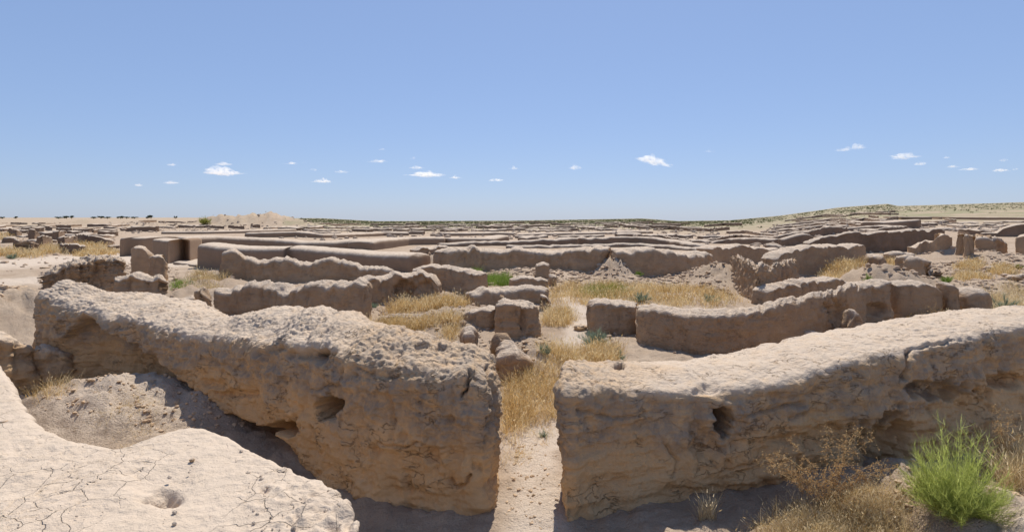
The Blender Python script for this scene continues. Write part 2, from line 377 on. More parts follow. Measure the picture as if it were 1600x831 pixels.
    if crusty is not None:        # (x0, x1): weathered clod crust fading in between these two places along the wall
        cz = sstep(crusty[0], crusty[1], P[..., 0] * crusty[2] + .5 * n_lo) * sstep(.42, .66, hfrac + .18 * n_lo)
        vr = np.abs(noise(Pf, 8.0, 141)).reshape(sh) + .5 * np.abs(noise(Pf, 17.0, 143)).reshape(sh)
    D = D * (1 - (1 - topk) * up)
    if crusty is not None: D = D + cz * (.055 * (np.minimum(vr, .34) - .17) + .02 * noise(Pf, 21.0, 145).reshape(sh))
    D = np.where(hfrac < 0.02, D * 0.3, D)
    if shape is not None: D = D + shape(P, N, front, up, hfrac)
    P = P + N * D[..., None]
    crust = crustk * sstep(0.50, 0.70, hfrac + 0.20 * n_lo) * np.clip(1 - up * 0.6, 0, 1)
    dust = dustk * sstep(0.36, 0.78, up + 0.18 * n_mid)
    crust = np.maximum(crust, .85 * cz); dust = dust * (1 - .62 * cz)
    ns, ntt = sh; idx = np.arange(ns * ntt).reshape(ns, ntt)
    f = np.stack([idx[:-1, :-1], idx[1:, :-1], idx[1:, 1:], idx[:-1, 1:]], -1).reshape(-1, 4)
    if flip: f = f[:, ::-1]
    return mesh_np(name, P.reshape(-1, 3), f, mat, {'crust': crust.ravel(), 'dust': dust.ravel()})

def dents(lst, cracks=()):
    """hollows and cracks of a face: (px, py, half width, half height, depth) seen in the photo, pushed into the wall itself"""
    def fn(P, N, front, up, hfrac):
        px, py = project(P); D = np.zeros(P.shape[:2]); Pf = P.reshape(-1, 3)
        wx = (noise(Pf, 5.0, 91) + .6 * noise(Pf, 14.0, 92)).reshape(D.shape); wy = (noise(Pf, 5.0, 95) + .6 * noise(Pf, 14.0, 96)).reshape(D.shape)
        for (x, y, rx, ry, dep) in lst:
            e = ((px - x) / rx + wx * .45) ** 2 + ((py - y) / ry + wy * .45) ** 2
            D -= dep * np.exp(-e ** (5 if dep > .3 else 3)) * (front > 0.02)
        for pts, wid, dep in cracks:
            d = seg_dist(px + wx * 4, py + wy * 4, pts); D -= dep * np.exp(-(d / wid) ** 2) * (front > 0.02)
        return D
    return fn

WALLN = [0]; FEET = []
def wall(label, pts, th, name='mud_wall', mat=None, rough=1.0, res=None, tdir=None, group=None, cat='wall', rise=0.0, **kw):
    """pts: (px, top y, base y) along the front edge in the photo; th: thickness in metres; the foot follows the plain"""
    WALLN[0] += 1; seed = WALLN[0] * 7 % 240
    F, zt, zb = [], [], []
    for px, yt, yb in pts:
        x, y, g = ground_at(px, yb); F.append((x, y)); zt.append(EYE - (yt - HORY) / FPX * y); zb.append(g - 0.25)
    F = np.array(F); ths = np.array(th if isinstance(th, (list, tuple)) else [th] * len(pts), float)
    t = np.gradient(F, axis=0); t /= np.linalg.norm(t, axis=1, keepdims=True); nrm = np.stack([-t[:, 1], t[:, 0]], -1)
    rad = F / np.linalg.norm(F, axis=1, keepdims=True)
    if (nrm * rad).sum(1).min() < 0.3: nrm = rad
    if tdir is not None:
        nrm = np.array([tdir] * len(pts), float) if np.ndim(tdir) == 1 else np.array(tdir, float)
    B = F + nrm * ths[:, None]
    if 9 < F[:, 1].mean() < 50 and mat is None:      # remember where clods fall from this wall
        rg = np.random.default_rng(seed)
        for (p, q_, a, b) in zip(F[:-1], F[1:], nrm[:-1], ths[:-1]):
            m = int(9 * np.hypot(*(q_ - p)) * max(.3, rough)) + 1; t_ = rg.random((m, 1)); FEET.append(p + (q_ - p) * t_ - a * (.02 + np.abs(rg.normal(0, .32, (m, 1)))))
    ym = F[:, 1].mean(); res = res or float(np.clip(ym * (0.0030 if ym < 30 else .0040 if ym < 60 else .0075), 0.018, 1.2)); kw.setdefault('batter', .05 + .22 * ((WALLN[0] * 37) % 10) / 10 if rough > .5 else .03)
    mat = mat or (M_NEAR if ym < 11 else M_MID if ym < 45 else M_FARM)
    kw.setdefault('rc', float(np.clip(0.10, 0, ths.min() * .3))); kw.setdefault('ends', (min(.3, ths.min() * .4),) * 2)
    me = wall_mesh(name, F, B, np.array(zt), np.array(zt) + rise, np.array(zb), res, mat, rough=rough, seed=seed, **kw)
    return put(name, me, label, cat, group, kind='thing')

# -- the two big walls either side of the passage
_lip = np.array([(40, 640), (60, 560), (131, 487), (181, 524), (236, 556), (287, 598), (321, 618), (350, 643), (422, 668), (470, 700)], float)
_ld = dents([(513, 639, 19, 17, .95), (447, 668, 24, 10, .55), (480, 553, 34, 9, .10), (497, 556, 12, 10, .12), (430, 545, 15, 7, .08), (390, 545, 28, 18, -.10), (330, 600, 24, 8, .10),
             (370, 615, 30, 7, .10), (556, 660, 10, 22, .05), (560, 700, 16, 30, .06), (690, 545, 12, 7, .08), (660, 540, 9, 6, .07), (610, 600, 60, 14, -.05)],
            [([(733, 582), (731, 605), (722, 620)], 2.2, .16), ([(745, 590), (748, 612)], 1.8, .12), ([(700, 752), (712, 762), (728, 758), (735, 745)], 2.6, .09), ([(560, 575), (600, 588), (640, 590)], 2, .05),
             ([(762, 570), (766, 640), (760, 690)], 2.0, .08), ([(590, 690), (630, 700), (650, 690)], 1.8, .05), ([(480, 610), (540, 600)], 2.0, .05)])
def lw_shape(P, N, front, up, hfrac):
    px, py = project(P); lip = np.interp(px, _lip[:, 0], _lip[:, 1]) + 6 * noise(P.reshape(-1, 3), 3.0, 77).reshape(px.shape)
    rec = sstep(0, 14, py - lip) * (front > .9) * sstep(55, 150, px) * (1 - sstep(400, 475, px))
    return _ld(P, N, front, up, hfrac) - 0.48 * rec
wall('massive weathered mud wall left of the grassy passage, pitted with dark holes',
     [(46, 446, 600), (90, 470, 606), (131, 482, 610), (200, 497, 622), (290, 514, 640), (360, 522, 662), (420, 524, 690), (500, 534, 735), (560, 548, 768), (650, 566, 792), (730, 578, 805), (777, 586, 803)],
     [1.0, 1.4, 2.0, 2.2, 1.5, 1.8, 1.8, 1.7, 1.6, 1.5, 1.45, 1.4], rise=np.array([0, 0, .04, .0, -.04, .24, .22, .12, .06, .03, 0, 0]), res=0.0185, tdir=[(.25, .97)] * 3 + [(.15, .98)] * 4 + [(.05, 1)] * 3 + [(0, 1), (-.03, 1)],
     rough=1.15, rc=.27, ends=(.3, .26), batter=.10, dome=.12, shape=lw_shape, sig=.14, edge=.10, crustk=.95, topk=.8, steps=.25, gully=.2, smoothmin=.7, clod=1.5, crusty=(-3.0, -1.6, 1))
_rd = dents([(1128, 660, 15, 21, .9), (1105, 700, 22, 22, .10), (1090, 690, 14, 30, .05), (968, 573, 8, 5, .32), (1475, 613, 46, 15, .30), (1500, 640, 50, 26, .10), (1575, 596, 30, 11, .26), (1435, 604, 26, 12, .2),
             (1390, 700, 36, 55, .30), (1250, 690, 40, 9, .06), (1330, 690, 70, 26, .12), (1200, 770, 130, 14, .06), (1098, 610, 24, 7, .06), (940, 640, 60, 40, -.03)],
            [([(1420, 548), (1414, 570), (1407, 588)], 2.6, .17), ([(1420, 548), (1450, 538), (1490, 532)], 2.0, .06), ([(1160, 652), (1220, 640), (1262, 632)], 2.6, .06), ([(1130, 735), (1180, 722)], 2, .05),
             ([(1240, 655), (1262, 648)], 3, .07), ([(900, 640), (960, 655), (1010, 650)], 2.0, .04), ([(1040, 690), (1060, 720), (1050, 745)], 2.0, .05)])
wall('massive weathered mud wall right of the grassy passage with a pale flat top',
     [(873, 599, 826), (950, 606, 800), (1063, 611, 781), (1200, 598, 769), (1300, 575, 752), (1400, 548, 735), (1500, 522, 715), (1600, 508, 695), (1740, 498, 678), (2000, 490, 660)],
     [1.35, 1.35, 1.45, 1.6, 1.6, 1.55, 1.5, 1.5, 1.5, 1.5], res=0.0185, tdir=[(.13, 1), (.08, 1)] + [(0, 1)] * 8, rough=1.0, rc=.17, ends=(.2, .3), batter=.05, dome=.05, shape=_rd, sig=.14, edge=.05, crustk=.9, topk=.5, steps=0, gully=.2, smoothmin=.7, clod=1.3, crusty=(-2.1, -1.2, -1))

# -- the cracked clay ledge in the foreground (top of the wall the photographer stands on)
def ledge():
    pts = [(-150, 512), (0, 562), (28, 600), (60, 655), (120, 682), (200, 695), (245, 677), (300, 660), (350, 670), (430, 716), (520, 750), (556, 792), (566, 831)]
    B = [((px - CXP) / FPX * (1.65 * FPX / (py - HORY)), 1.65 * FPX / (py - HORY)) for px, py in pts] + [(-.62, 2.3), (-.2, 1.5)]
    F = [(-9, -2.2), (-6.5, -2), (-5.6, -2), (-4.8, -1.9), (-4.2, -1.9), (-3.6, -1.8), (-3.2, -1.8), (-2.8, -1.7), (-2.4, -1.7), (-1.9, -1.6), (-1.3, -1.6), (-.8, -1.5), (-.4, -1.5), (0, -1.4), (.9, -1.3)]
    n = len(B); tf = np.concatenate([np.linspace(0, .5, 10, endpoint=False), np.linspace(.5, 1, 240, endpoint=False)])
    def shp(P, N, front, up, hfrac):
        px, py = project(P); D = np.zeros(px.shape); Pf = P.reshape(-1, 3)
        w = Pf[:, :2] + np.stack([fbm(Pf, 2.2, 3, 21), fbm(Pf, 2.2, 3, 25)], -1) * .16
        ed = worley_edge(w, 3.1, 5).reshape(px.shape); ed2 = worley_edge(w * 1.0 + 7.7, 7.5, 9).reshape(px.shape)
        m = sstep(-.25, .25, noise(Pf, 0.9, 31).reshape(px.shape)); m2 = sstep(.0, .3, noise(Pf, 1.2, 33).reshape(px.shape))
        D -= up * .020 * np.exp(-(ed / .036) ** 2) * m + up * .009 * np.exp(-(ed2 / .05) ** 2) * m2
        D += up * .012 * np.exp(-(ed / .14) ** 2) * m + up * .006 * noise(Pf, 22, 51).reshape(px.shape)
        wx = noise(Pf, 6, 41).reshape(px.shape); wy = noise(Pf, 6, 43).reshape(px.shape)
        wf = noise(Pf, 17, 44).reshape(px.shape); e = ((px - 258) / 20 + wx * 1.0 + wf * .4) ** 2 + ((py - 772) / 14 + wy * 1.0 + wf * .4) ** 2; D -= up * .10 * np.exp(-e ** 1.5)
        e = ((px - 255) / 55 + wx * .4) ** 2 + ((py - 752) / 34 + wy * .4) ** 2; D -= up * .035 * np.exp(-e ** 2)
        e = ((px - 414) / 9 + wx * .4) ** 2 + ((py - 766) / 6 + wy * .4) ** 2; D -= up * .03 * np.exp(-e ** 2)
        # flaky, trampled corner on the right
        fl = sstep(380, 500, px + 60 * wx) * sstep(725, 790, py + 30 * wy)
        D += fl * (.06 * np.abs(noise(Pf, (11, 6, 9), 47)).reshape(px.shape) - .05 * np.clip(noise(Pf, 7, 49).reshape(px.shape) - .15, 0, 1) + .03 * noise(Pf, 18, 48).reshape(px.shape))
        return D
    me = wall_mesh('clay_ledge', F, B, np.full(n, 1.75), np.full(n, 1.75), np.full(n, -.2), 0.0185, M_LEDGE, rough=.45, rc=.10, ends=(.3, .3), batter=.25, dome=0, seed=3, sig=.09, edge=.0,
                   shape=shp, top_fr=tf, back_rows=30, front_rows=10, clod=.35, crustk=.5)
    put('clay_ledge', me, 'pale cracked clay ledge with a small pit in the lower left foreground', 'ledge', kind='thing')
ledge()

# -- mid-ground walls, left
wall('broken mud wall stub at the left edge above the cracked ledge', [(-70, 506, 640), (10, 510, 628), (45, 518, 616), (74, 536, 606)], [1.2, 1.1, .9, .7], rough=1.5, rc=.25)
wall('low rubbly buttress between the left stub and the big left wall', [(76, 545, 612), (98, 540, 606), (112, 552, 604)], .6, rough=1.4)
wall('rough crumbling wall of clods behind the far left wall corner', [(58, 428, 472), (105, 416, 470), (150, 408, 466), (190, 404, 462), (205, 408, 460)], 1.5, rough=2.0, rc=.15, clod=3, smoothmin=1, res=.032)
wall('small tower-like mud stump in front of the plastered boxes', [(201, 388, 438), (212, 386, 439), (228, 387, 438), (231, 400, 438)], .8, rough=1.0)
wall('low rounded mud stub just right of the tower-like stump', [(228, 403, 452), (244, 401, 452), (260, 402, 452), (266, 412, 450)], .9, rough=1.0)
wall('crumbling wall below the tower-like stump facing the small green tuft', [(172, 430, 478), (215, 430, 478), (250, 434, 477), (272, 440, 474)], .8, rough=1.7, clod=2)
wall('low sagging mud bank left of the narrow upright stub', [(262, 464, 500), (280, 470, 500), (300, 462, 500)], .6, rough=1.2)
wall('narrow upright mud stub behind the big left wall', [(299, 459, 506), (308, 455, 506), (322, 456, 506), (332, 468, 505)], .6, rough=1.0)
wall('long mid-height wall behind the big left wall ending by the straw patch', [(330, 455, 496), (360, 450, 495), (408, 441, 494), (428, 441, 496), (440, 452, 498), (462, 450, 499), (480, 444, 501), (520, 440, 505), (558, 438, 507), (572, 446, 507)], .9, rough=1.0, rc=.2)
wall('long stepped wall with a tall left end before the plastered walls', [(339, 394, 446), (345, 391, 446), (373, 391, 445), (380, 399, 444), (390, 407, 444), (420, 405, 443), (442, 404, 443), (470, 411, 442), (512, 408, 442), (545, 411, 441), (580, 419, 441), (612, 424, 441)], 1.1, rough=1.1, rc=.25)
wall('wall with a shaded recess behind the upper straw patch', [(568, 438, 478), (590, 433, 476), (606, 430, 474), (660, 429, 472), (678, 434, 472), (687, 446, 472)], 1.1, rough=1.0, shape=dents([(632, 452, 16, 14, .35), (665, 450, 12, 10, .2)]))
wall('squared wall end behind the straw patches, left of the green grass', [(642, 419, 463), (668, 417, 463), (700, 418, 463), (718, 421, 464), (730, 425, 465), (747, 427, 467)], [.9, .9, .9, .9, .9, .8], rough=.9)
wall('thin low ridge between the two straw patches', [(588, 495, 503), (650, 493, 501), (715, 495, 504)], .45, rough=1.2)
wall('low rounded mud bench right of the upper straw patch', [(739, 460, 483), (760, 451, 481), (800, 450, 478), (835, 451, 476), (852, 453, 477)], 1.0, rough=.8, rc=.22)
wall('short low wall closing the mud bench at the back', [(800, 437, 454), (820, 436, 453), (850, 436, 452), (858, 440, 452)], .8, rough=.8)
wall('low foot at the right end of the mud bench', [(843, 464, 487), (855, 466, 487), (866, 474, 486)], .8, rough=1.0)
wall('squat two-step mud pillar in the middle of the ruins', [(837, 412, 440), (845, 411, 440), (859, 413, 440)], .9, name='mud_pillar', cat='pillar', rough=.7)
wall('knee-high stub beside the two-step mud pillar', [(857, 429, 449), (864, 428, 449), (871, 431, 449)], .7, rough=.8)
wall('blocky wall stump with one round hole beside the path', [(763, 482, 532), (772, 476, 533), (790, 473, 533), (810, 474, 532), (820, 478, 530), (849, 475, 526)], 1.3, rough=1.1, shape=dents([(797, 506, 4, 4, .25), (818, 500, 5, 18, .2)]), res=.03)
wall('lower wing on the left of the block with a round hole', [(716, 498, 515), (735, 490, 516), (752, 482, 518), (768, 479, 520)], .8, rough=1.0)
wall('knobbly mud lump standing behind the right end of the left wall', [(714, 524, 600), (722, 513, 600), (738, 512, 600), (748, 526, 600)], .75, rough=.8, rc=.2, sig=.04, ends=(.12, .12))
wall('slumped pale mud heap at the far end of the passage', [(758, 556, 600), (780, 544, 602), (808, 540, 602), (835, 552, 596), (848, 566, 590)], 1.4, rough=1.7, rc=.3)
# -- mid-ground walls, right
wall('block of mud wall just right of the sandy path', [(923, 480, 524), (935, 475, 524), (965, 474, 523), (998, 477, 524)], 1.0, rough=.8)
wall('long curved mud wall behind the right foreground wall', [(993, 484, 534), (1020, 482, 540), (1060, 489, 549), (1120, 491, 556), (1180, 484, 557), (1230, 471, 549), (1270, 463, 536), (1300, 456, 526), (1335, 449, 514), (1352, 455, 508)], 1.0, rough=.85, rc=.16, sig=.4, steps=.3, gully=.12, shape=dents([(1310, 490, 16, 22, .25), (1290, 478, 3, 4, .2)]))
wall('recessed wall piece between the curved wall and the straight wall', [(1346, 448, 506), (1365, 441, 504), (1400, 439, 502)], .9, rough=1.1, shape=dents([(1372, 484, 16, 10, .3)]))
wall('straight squared wall with a clean vertical left end', [(1404, 449, 501), (1412, 446, 501), (1440, 444, 500), (1466, 446, 499), (1478, 456, 498)], .9, rough=.7)
wall('upright stub at the right end of the straight squared wall', [(1481, 444, 499), (1488, 438, 499), (1496, 439, 499), (1505, 470, 498)], .7, rough=.8)
wall('thin jagged spike of mud before the curved wall', [(1326, 510, 534), (1336, 492, 534), (1343, 478, 533), (1351, 498, 532)], .45, rough=1.2, rc=.1)
wall('low dark-sided lump beside the yellow-green shrub', [(1512, 462, 498), (1530, 454, 498), (1552, 462, 497), (1562, 482, 496)], 1.2, rough=1.2, rc=.3)
wall('thick ribbed wall chunk jutting out over the courtyard floor', [(1144, 408, 446), (1150, 404, 452), (1166, 409, 464), (1184, 414, 475), (1205, 416, 470), (1242, 409, 452), (1246, 416, 450)], 1.3, rough=1.5, rc=.25, clod=2)
wall('reddish low wall behind the curved wall', [(1200, 455, 480), (1220, 448, 478), (1260, 441, 474), (1300, 437, 470), (1345, 440, 466)], .9, rough=1.1)
wall('deep wall on the left side of the courtyard back wall gap', [(702, 392, 428), (725, 387, 426), (760, 390, 425), (800, 392, 427), (830, 391, 426), (866, 393, 426), (890, 389, 428), (920, 387, 429), (950, 387, 430)], 2.0, rough=1.5, rc=.3)
wall('deep courtyard back wall right of the narrow gap', [(962, 390, 434), (975, 388, 434), (1010, 389, 433), (1050, 393, 430), (1085, 397, 428), (1118, 396, 422)], 2.0, rough=1.1, rc=.3)
wall('reddish recessed wall right of the rounded plastered wall end', [(650, 390, 418), (680, 386, 416), (708, 383, 415)], 1.2, rough=1.2)
wall('rounded mud lump before the reddish recessed wall', [(687, 397, 414), (697, 392, 415), (705, 396, 414)], 1.6, rough=.8, rc=.4)
wall('smooth-topped wall running right from the courtyard back wall', [(1112, 390, 417), (1130, 385, 415), (1160, 384, 413), (1200, 387, 413), (1224, 389, 412)], 1.4, rough=.7)
wall('tall wall with a sloping left shoulder above the straw on the right', [(1212, 404, 434), (1226, 395, 433), (1244, 387, 432), (1270, 385, 431), (1296, 381, 430), (1320, 384, 428), (1345, 382, 426), (1357, 388, 424)], 1.2, rough=.8)
wall('collapsed wall end with a hollow beside the tall shouldered wall', [(1350, 398, 430), (1362, 396, 432), (1378, 401, 434), (1384, 412, 432)], 1.2, rough=1.6, rc=.3)
wall('rounded eroded arch-like stub among the right hand straw', [(1422, 404, 444), (1434, 402, 444), (1452, 405, 442), (1470, 416, 440), (1480, 424, 440)], 1.3, rough=1.2, rc=.35, shape=dents([(1462, 424, 14, 12, .5)]))
wall('pair of low pale lumps left of the arch-like stub', [(1396, 398, 410), (1410, 393, 410), (1436, 397, 409)], 1.4, rough=1.4, rc=.3)
wall('long wall with an undulating top in the right middle distance', [(1264, 378, 397), (1285, 370, 396), (1310, 366, 396), (1342, 362, 396), (1352, 366, 395), (1380, 362, 395), (1420, 361, 394), (1470, 358, 392), (1480, 362, 391)], 1.2, rough=.9)
wall('wall sloping down to the left behind the rubble on the right', [(1426, 385, 402), (1446, 379, 402), (1458, 376, 403), (1466, 367, 404), (1480, 363, 404), (1492, 372, 403)], 1.2, rough=.8)
wall('slim mud buttress left of the rubbly block on the right', [(1502, 370, 407), (1509, 367, 408), (1518, 369, 407)], 1.0, rough=1.2)
wall('big rubbly clod-faced block near the right edge', [(1516, 371, 404), (1524, 367, 405), (1550, 368, 405), (1572, 373, 404), (1580, 380, 403)], 2.2, rough=2.3, rc=.3, clod=3)
wall('smooth shaded wall at the right edge beside the rubbly block', [(1583, 370, 406), (1600, 367, 407), (1680, 364, 408)], 1.2, rough=.6)
wall('sloping dark wall on the skyline side of the right edge', [(1535, 366, 370), (1562, 362, 370), (1570, 354, 370), (1590, 350, 370), (1660, 347, 370)], 1.6, rough=.8)
wall('low dark wall line behind the rubbly block', [(1495, 358, 366), (1512, 357, 367), (1540, 362, 368)], 1.2, rough=1.2)
wall('box-like plastered wall end at the top of the right hand ruins', [(1378, 347, 357.5), (1400, 346, 357.5), (1424, 344, 357), (1436, 343, 357)], 3.5, mat=M_PLASTER, rough=.3, rc=.4)
for lab, p0, p1 in (('left piece of the long flat plastered wall under the right skyline', 1392, 1404), ('middle piece of the long flat plastered wall under the right skyline', 1408, 1458),
                    ('short piece of the long flat plastered wall under the right skyline', 1466, 1474)):
    wall(lab, [(p0, 338.5, 343), ((p0 + p1) / 2, 338.5, 343), (p1, 338.5, 343)], 26, mat=M_PLASTER, rough=.25, rc=.35, tdir=(.5, .86))
wall('longest piece of the flat plastered wall running off the right edge', [(1482, 338.8, 343.4), (1540, 339.2, 343.8), (1600, 339.5, 344), (1680, 340, 344.4)], 26, mat=M_PLASTER, rough=.25, rc=.35, tdir=(.5, .86))
# -- plastered (restored) walls, left and centre
wall('plastered clay box at the left end of the restored walls', [(182, 372, 401), (192, 371.5, 401), (205, 371, 400), (222, 371.5, 400), (240, 371, 399)], 3.0, mat=M_PLASTER, rough=.18, rc=.25, tdir=(.25, .97), crustk=0)
wall('free-standing plastered clay block with a corner towards the viewer', [(237, 374, 408), (262, 376, 412), (285.5, 374, 407)], 2.3, mat=M_PLASTER, rough=.14, rc=.22, tdir=(.1, 1), sig=.15, ends=(.1, .1), crustk=0)
wall('longest plastered clay wall with a rounded right end', [(305, 381, 417), (340, 385, 420), (366, 387, 421), (420, 388, 421), (443, 388, 420.5), (449, 386, 419), (500, 390, 423), (540, 393, 425), (580, 397, 427), (605, 397, 428), (640, 398, 428), (656, 402, 425)], 2.6, mat=M_PLASTER, rough=.2, rc=.4, tdir=(.15, 1), crustk=0)
wall('second plastered clay wall behind the longest one', [(286, 371, 394), (340, 369, 391), (400, 372, 389), (430, 374, 388), (470, 378, 388.5), (520, 378, 388.5), (560, 374.5, 388), (578, 374, 388)], 3.0, mat=M_PLASTER, rough=.25, rc=.5, crustk=0)
wall('plastered clay wall with a flat face left of the central gap', [(580, 378, 391), (600, 374, 389), (640, 371.5, 383.5), (690, 371, 382), (694, 372, 382)], 3.0, mat=M_PLASTER, rough=.2, rc=.4, crustk=0)
wall('plastered clay wall with a flat face right of the central gap', [(701, 372, 381.5), (730, 372, 380.5), (770, 372.5, 380), (788, 369, 378.5), (797, 367.5, 378)], 3.0, mat=M_PLASTER, rough=.2, rc=.4, crustk=0)
wall('third plastered clay wall row with dark door notches', [(380, 364, 371), (420, 363, 371), (465, 362, 370.5), (500, 366, 372), (540, 365.5, 371), (600, 363, 368.5), (640, 363.5, 368)], 3.5, mat=M_PLASTER, rough=.25, rc=.4, crustk=0)
wall('far plastered wall row from the left box towards the centre', [(250, 362, 366), (330, 361.5, 365.5), (400, 359.5, 364), (465, 358, 362)], 4.0, mat=M_PLASTER, rough=.25, rc=.4, crustk=0)
wall('plastered wall row beyond the central gap', [(690, 363.5, 369), (730, 364, 368.5), (780, 363, 367.5), (806, 364, 367.5)], 4.0, mat=M_PLASTER, rough=.25, rc=.4, crustk=0)
wall('long plastered wall row right of centre with a shaded face', [(808, 366, 368.5), (850, 364.5, 368), (920, 363.5, 366.8), (1000, 361, 364.8), (1022, 361, 365)], 5.0, mat=M_PLASTER, rough=.2, rc=.4, crustk=0)
wall('low plastered kerb before the opening between the boxes', [(268, 409, 412), (285, 411, 414), (306, 413.5, 417)], .8, mat=M_PLASTER, rough=.15, name='plaster_kerb', cat='kerb', rc=.1)
# -- far wall rows, centre and right
ROWS = [
 ('dark-faced wall row just beyond the courtyard back wall, left part', [(690, 381, 386), (730, 379, 385), (770, 377, 384), (800, 377, 384), (850, 374.5, 384), (905, 372, 383)], 2.0),
 ('dark-faced wall row just beyond the courtyard back wall, right part', [(910, 373, 382), (955, 371, 381), (1000, 370, 380), (1040, 374, 383), (1070, 380, 387), (1095, 384, 388)], 2.0),
 ('thin pale wall line above the courtyard back wall', [(790, 384, 388), (860, 384, 388), (930, 382, 386), (1000, 381, 386), (1060, 386, 391), (1110, 390, 394)], 1.6),
 ('wavy wall row with a dark face right of the dip', [(1112, 379, 381), (1130, 374, 381), (1168, 371.5, 382), (1210, 373, 382.5)], 2.0),
 ('wavy pale wall row crossing the dip in the skyline', [(1022, 366, 370), (1050, 371, 374.5), (1085, 376, 379), (1120, 372, 376), (1150, 366.5, 371), (1190, 369, 373), (1215, 370, 374)], 2.0),
 ('plastered-looking far row right of the dip', [(1135, 361, 365), (1165, 360, 365), (1185, 364, 368), (1215, 366, 369)], 2.5),
 ('long dark far row running into the dip', [(1000, 352, 357), (1040, 352, 358), (1075, 356, 361), (1110, 357, 362), (1140, 354, 359)], 2.0),
 ('upper dark far row right of the dip', [(1100, 352, 355), (1130, 348.5, 352.5), (1160, 348, 352)], 2.0),
 ('lowest terrace row left of the shouldered wall', [(1196, 381, 397), (1214, 381, 397), (1222, 386, 397)], 1.4),
 ('terrace row with a curled right end on the right slope', [(1222, 374, 385), (1240, 369, 384), (1258, 365, 383), (1266, 365, 382), (1273, 370, 381)], 1.4),
 ('dark terrace row in the middle of the right slope', [(1214, 369, 374), (1236, 364, 372), (1270, 360, 371), (1290, 355, 368), (1310, 354, 366), (1324, 356, 364)], 1.6),
 ('short broken terrace row with bright stones on the right slope', [(1326, 356, 362), (1345, 354, 361), (1366, 353, 361)], 1.6),
 ('terrace row under the box-like plastered end', [(1372, 357, 364), (1392, 355, 363), (1418, 354, 361)], 1.6),
 ('fourth pale terrace row up the right slope', [(1200, 361.5, 365), (1240, 357, 361), (1280, 352.5, 358), (1296, 349.5, 356), (1330, 353, 358)], 1.8),
 ('fifth pale terrace row up the right slope', [(1205, 356, 359), (1250, 351, 354.5), (1288, 347, 351.5), (1310, 346, 351), (1336, 349, 353)], 1.8),
 ('sixth pale terrace row up the right slope', [(1215, 351.5, 354), (1260, 346.5, 349.5), (1298, 341, 346), (1330, 345, 349), (1366, 347, 350)], 2.0),
 ('seventh pale terrace row up the right slope', [(1330, 345, 348), (1350, 340, 346), (1376, 344, 349), (1394, 340, 345)], 2.0),
 ('highest terrace row on the right slope, left piece', [(1226, 344, 346.5), (1262, 339, 342), (1290, 334, 339), (1318, 336, 339.5)], 2.4),
 ('highest terrace row on the right slope, right piece', [(1316, 337, 340), (1338, 333, 337), (1370, 332, 336.5), (1392, 332, 337)], 2.4),
]
for lab, pts, th in ROWS: wall(lab, pts, th, rough=.8, rc=.3)

# -- ruins on the left plain, picked out one by one
LEFTF = [((14, 359, 368), (26, 362, 369), (34, 366, 368)), ((45, 361, 376), (54, 361, 376), (62, 369, 374)), ((21, 376, 389), (30, 377, 389), (37, 383, 387)), ((43, 384, 392), (50, 381, 392), (57, 385, 391)),
         ((57, 374, 385), (66, 370, 385), (81, 374, 382)), ((82, 364, 377), (92, 363, 377), (101, 366, 374)), ((90, 374, 388), (100, 372, 388), (121, 373, 383)), ((94, 385, 394), (110, 383, 396), (134, 386, 396)),
         ((118, 369, 379), (140, 371, 384), (164, 374, 384), (178, 379, 383)), ((31, 359, 363), (42, 358, 363), (60, 358, 363)), ((102, 363, 369), (120, 364, 369)), ((70, 364, 368), (82, 364, 368)), ((150, 364, 369), (176, 364, 369)),
         ((126, 365, 368), (138, 365, 369)), ((165, 385, 390), (172, 386, 390)), ((112, 360, 363), (138, 359.5, 363)), ((142, 361, 364), (176, 361, 364)), ((196, 358, 362), (214, 357, 362), (243, 356, 362))]
def nth(k): return '%d%s' % (k, 'th' if 10 < k % 100 < 14 else {1: 'st', 2: 'nd', 3: 'rd'}.get(k % 10, 'th'))
for k, pts in enumerate(sorted(LEFTF)):
    wall('dark-sided mud stub on the left plain, %s from the left edge' % nth(k + 1), [(a, b - 2.5, c) for a, b, c in pts], 1.8, name='mud_stub', rough=1.3, rc=.12, steps=.25, group='mud stubs on the left plain')
rr = random.Random(4)
def far_rows(rows, x0, x1, w0, w1, g0, g1, lab, grp, off=None):
    """broken wall lines: each row is (base y, height in px, word for the row)"""
    for yb0, h0, word in rows:
        x = x0 + rr.uniform(0, 25); k = 0
        while x < x1:
            w = rr.uniform(w0, w1); k += 1; yb = yb0 + rr.uniform(-.9, .9) + (np.interp(x, *off) if off else 0); h = h0 * rr.uniform(.45, 1.35); sl = rr.uniform(-1.6, 1.6)
            pts = [(x + w * t, yb - h * rr.uniform(.8, 1.1) + sl * (t - .5), yb + sl * (t - .5)) for t in (0, .3, .65, 1)]
            wall('%s wall from the left in the %s row %s' % (nth(k), word, lab), pts, rr.uniform(1.2, 3), name='mud_stub', rough=1.3, rc=.25, group=grp)
            x += w + rr.uniform(g0, g1)
far_rows([(350.5, 2.6, 'farthest'), (353.5, 3.2, 'second farthest'), (357, 4.0, 'middle'), (361, 4.8, 'nearest')], -30, 190, 10, 36, 2, 10, 'far off on the left plain', 'far wall lines on the left plain')
far_rows([(365, 5.0, 'upper'), (371, 6.0, 'middle'), (379, 7.0, 'lower')], -30, 165, 8, 24, 8, 24, 'of short stubs on the left plain', 'short stubs on the left plain')
far_rows([(347.5, 2.2, 'farthest'), (350, 2.6, 'second farthest'), (353, 3.2, 'middle'), (356.5, 3.8, 'nearest')], 192, 430, 10, 40, 2, 14, 'below the two eroded hillocks', 'far wall lines below the hillocks')
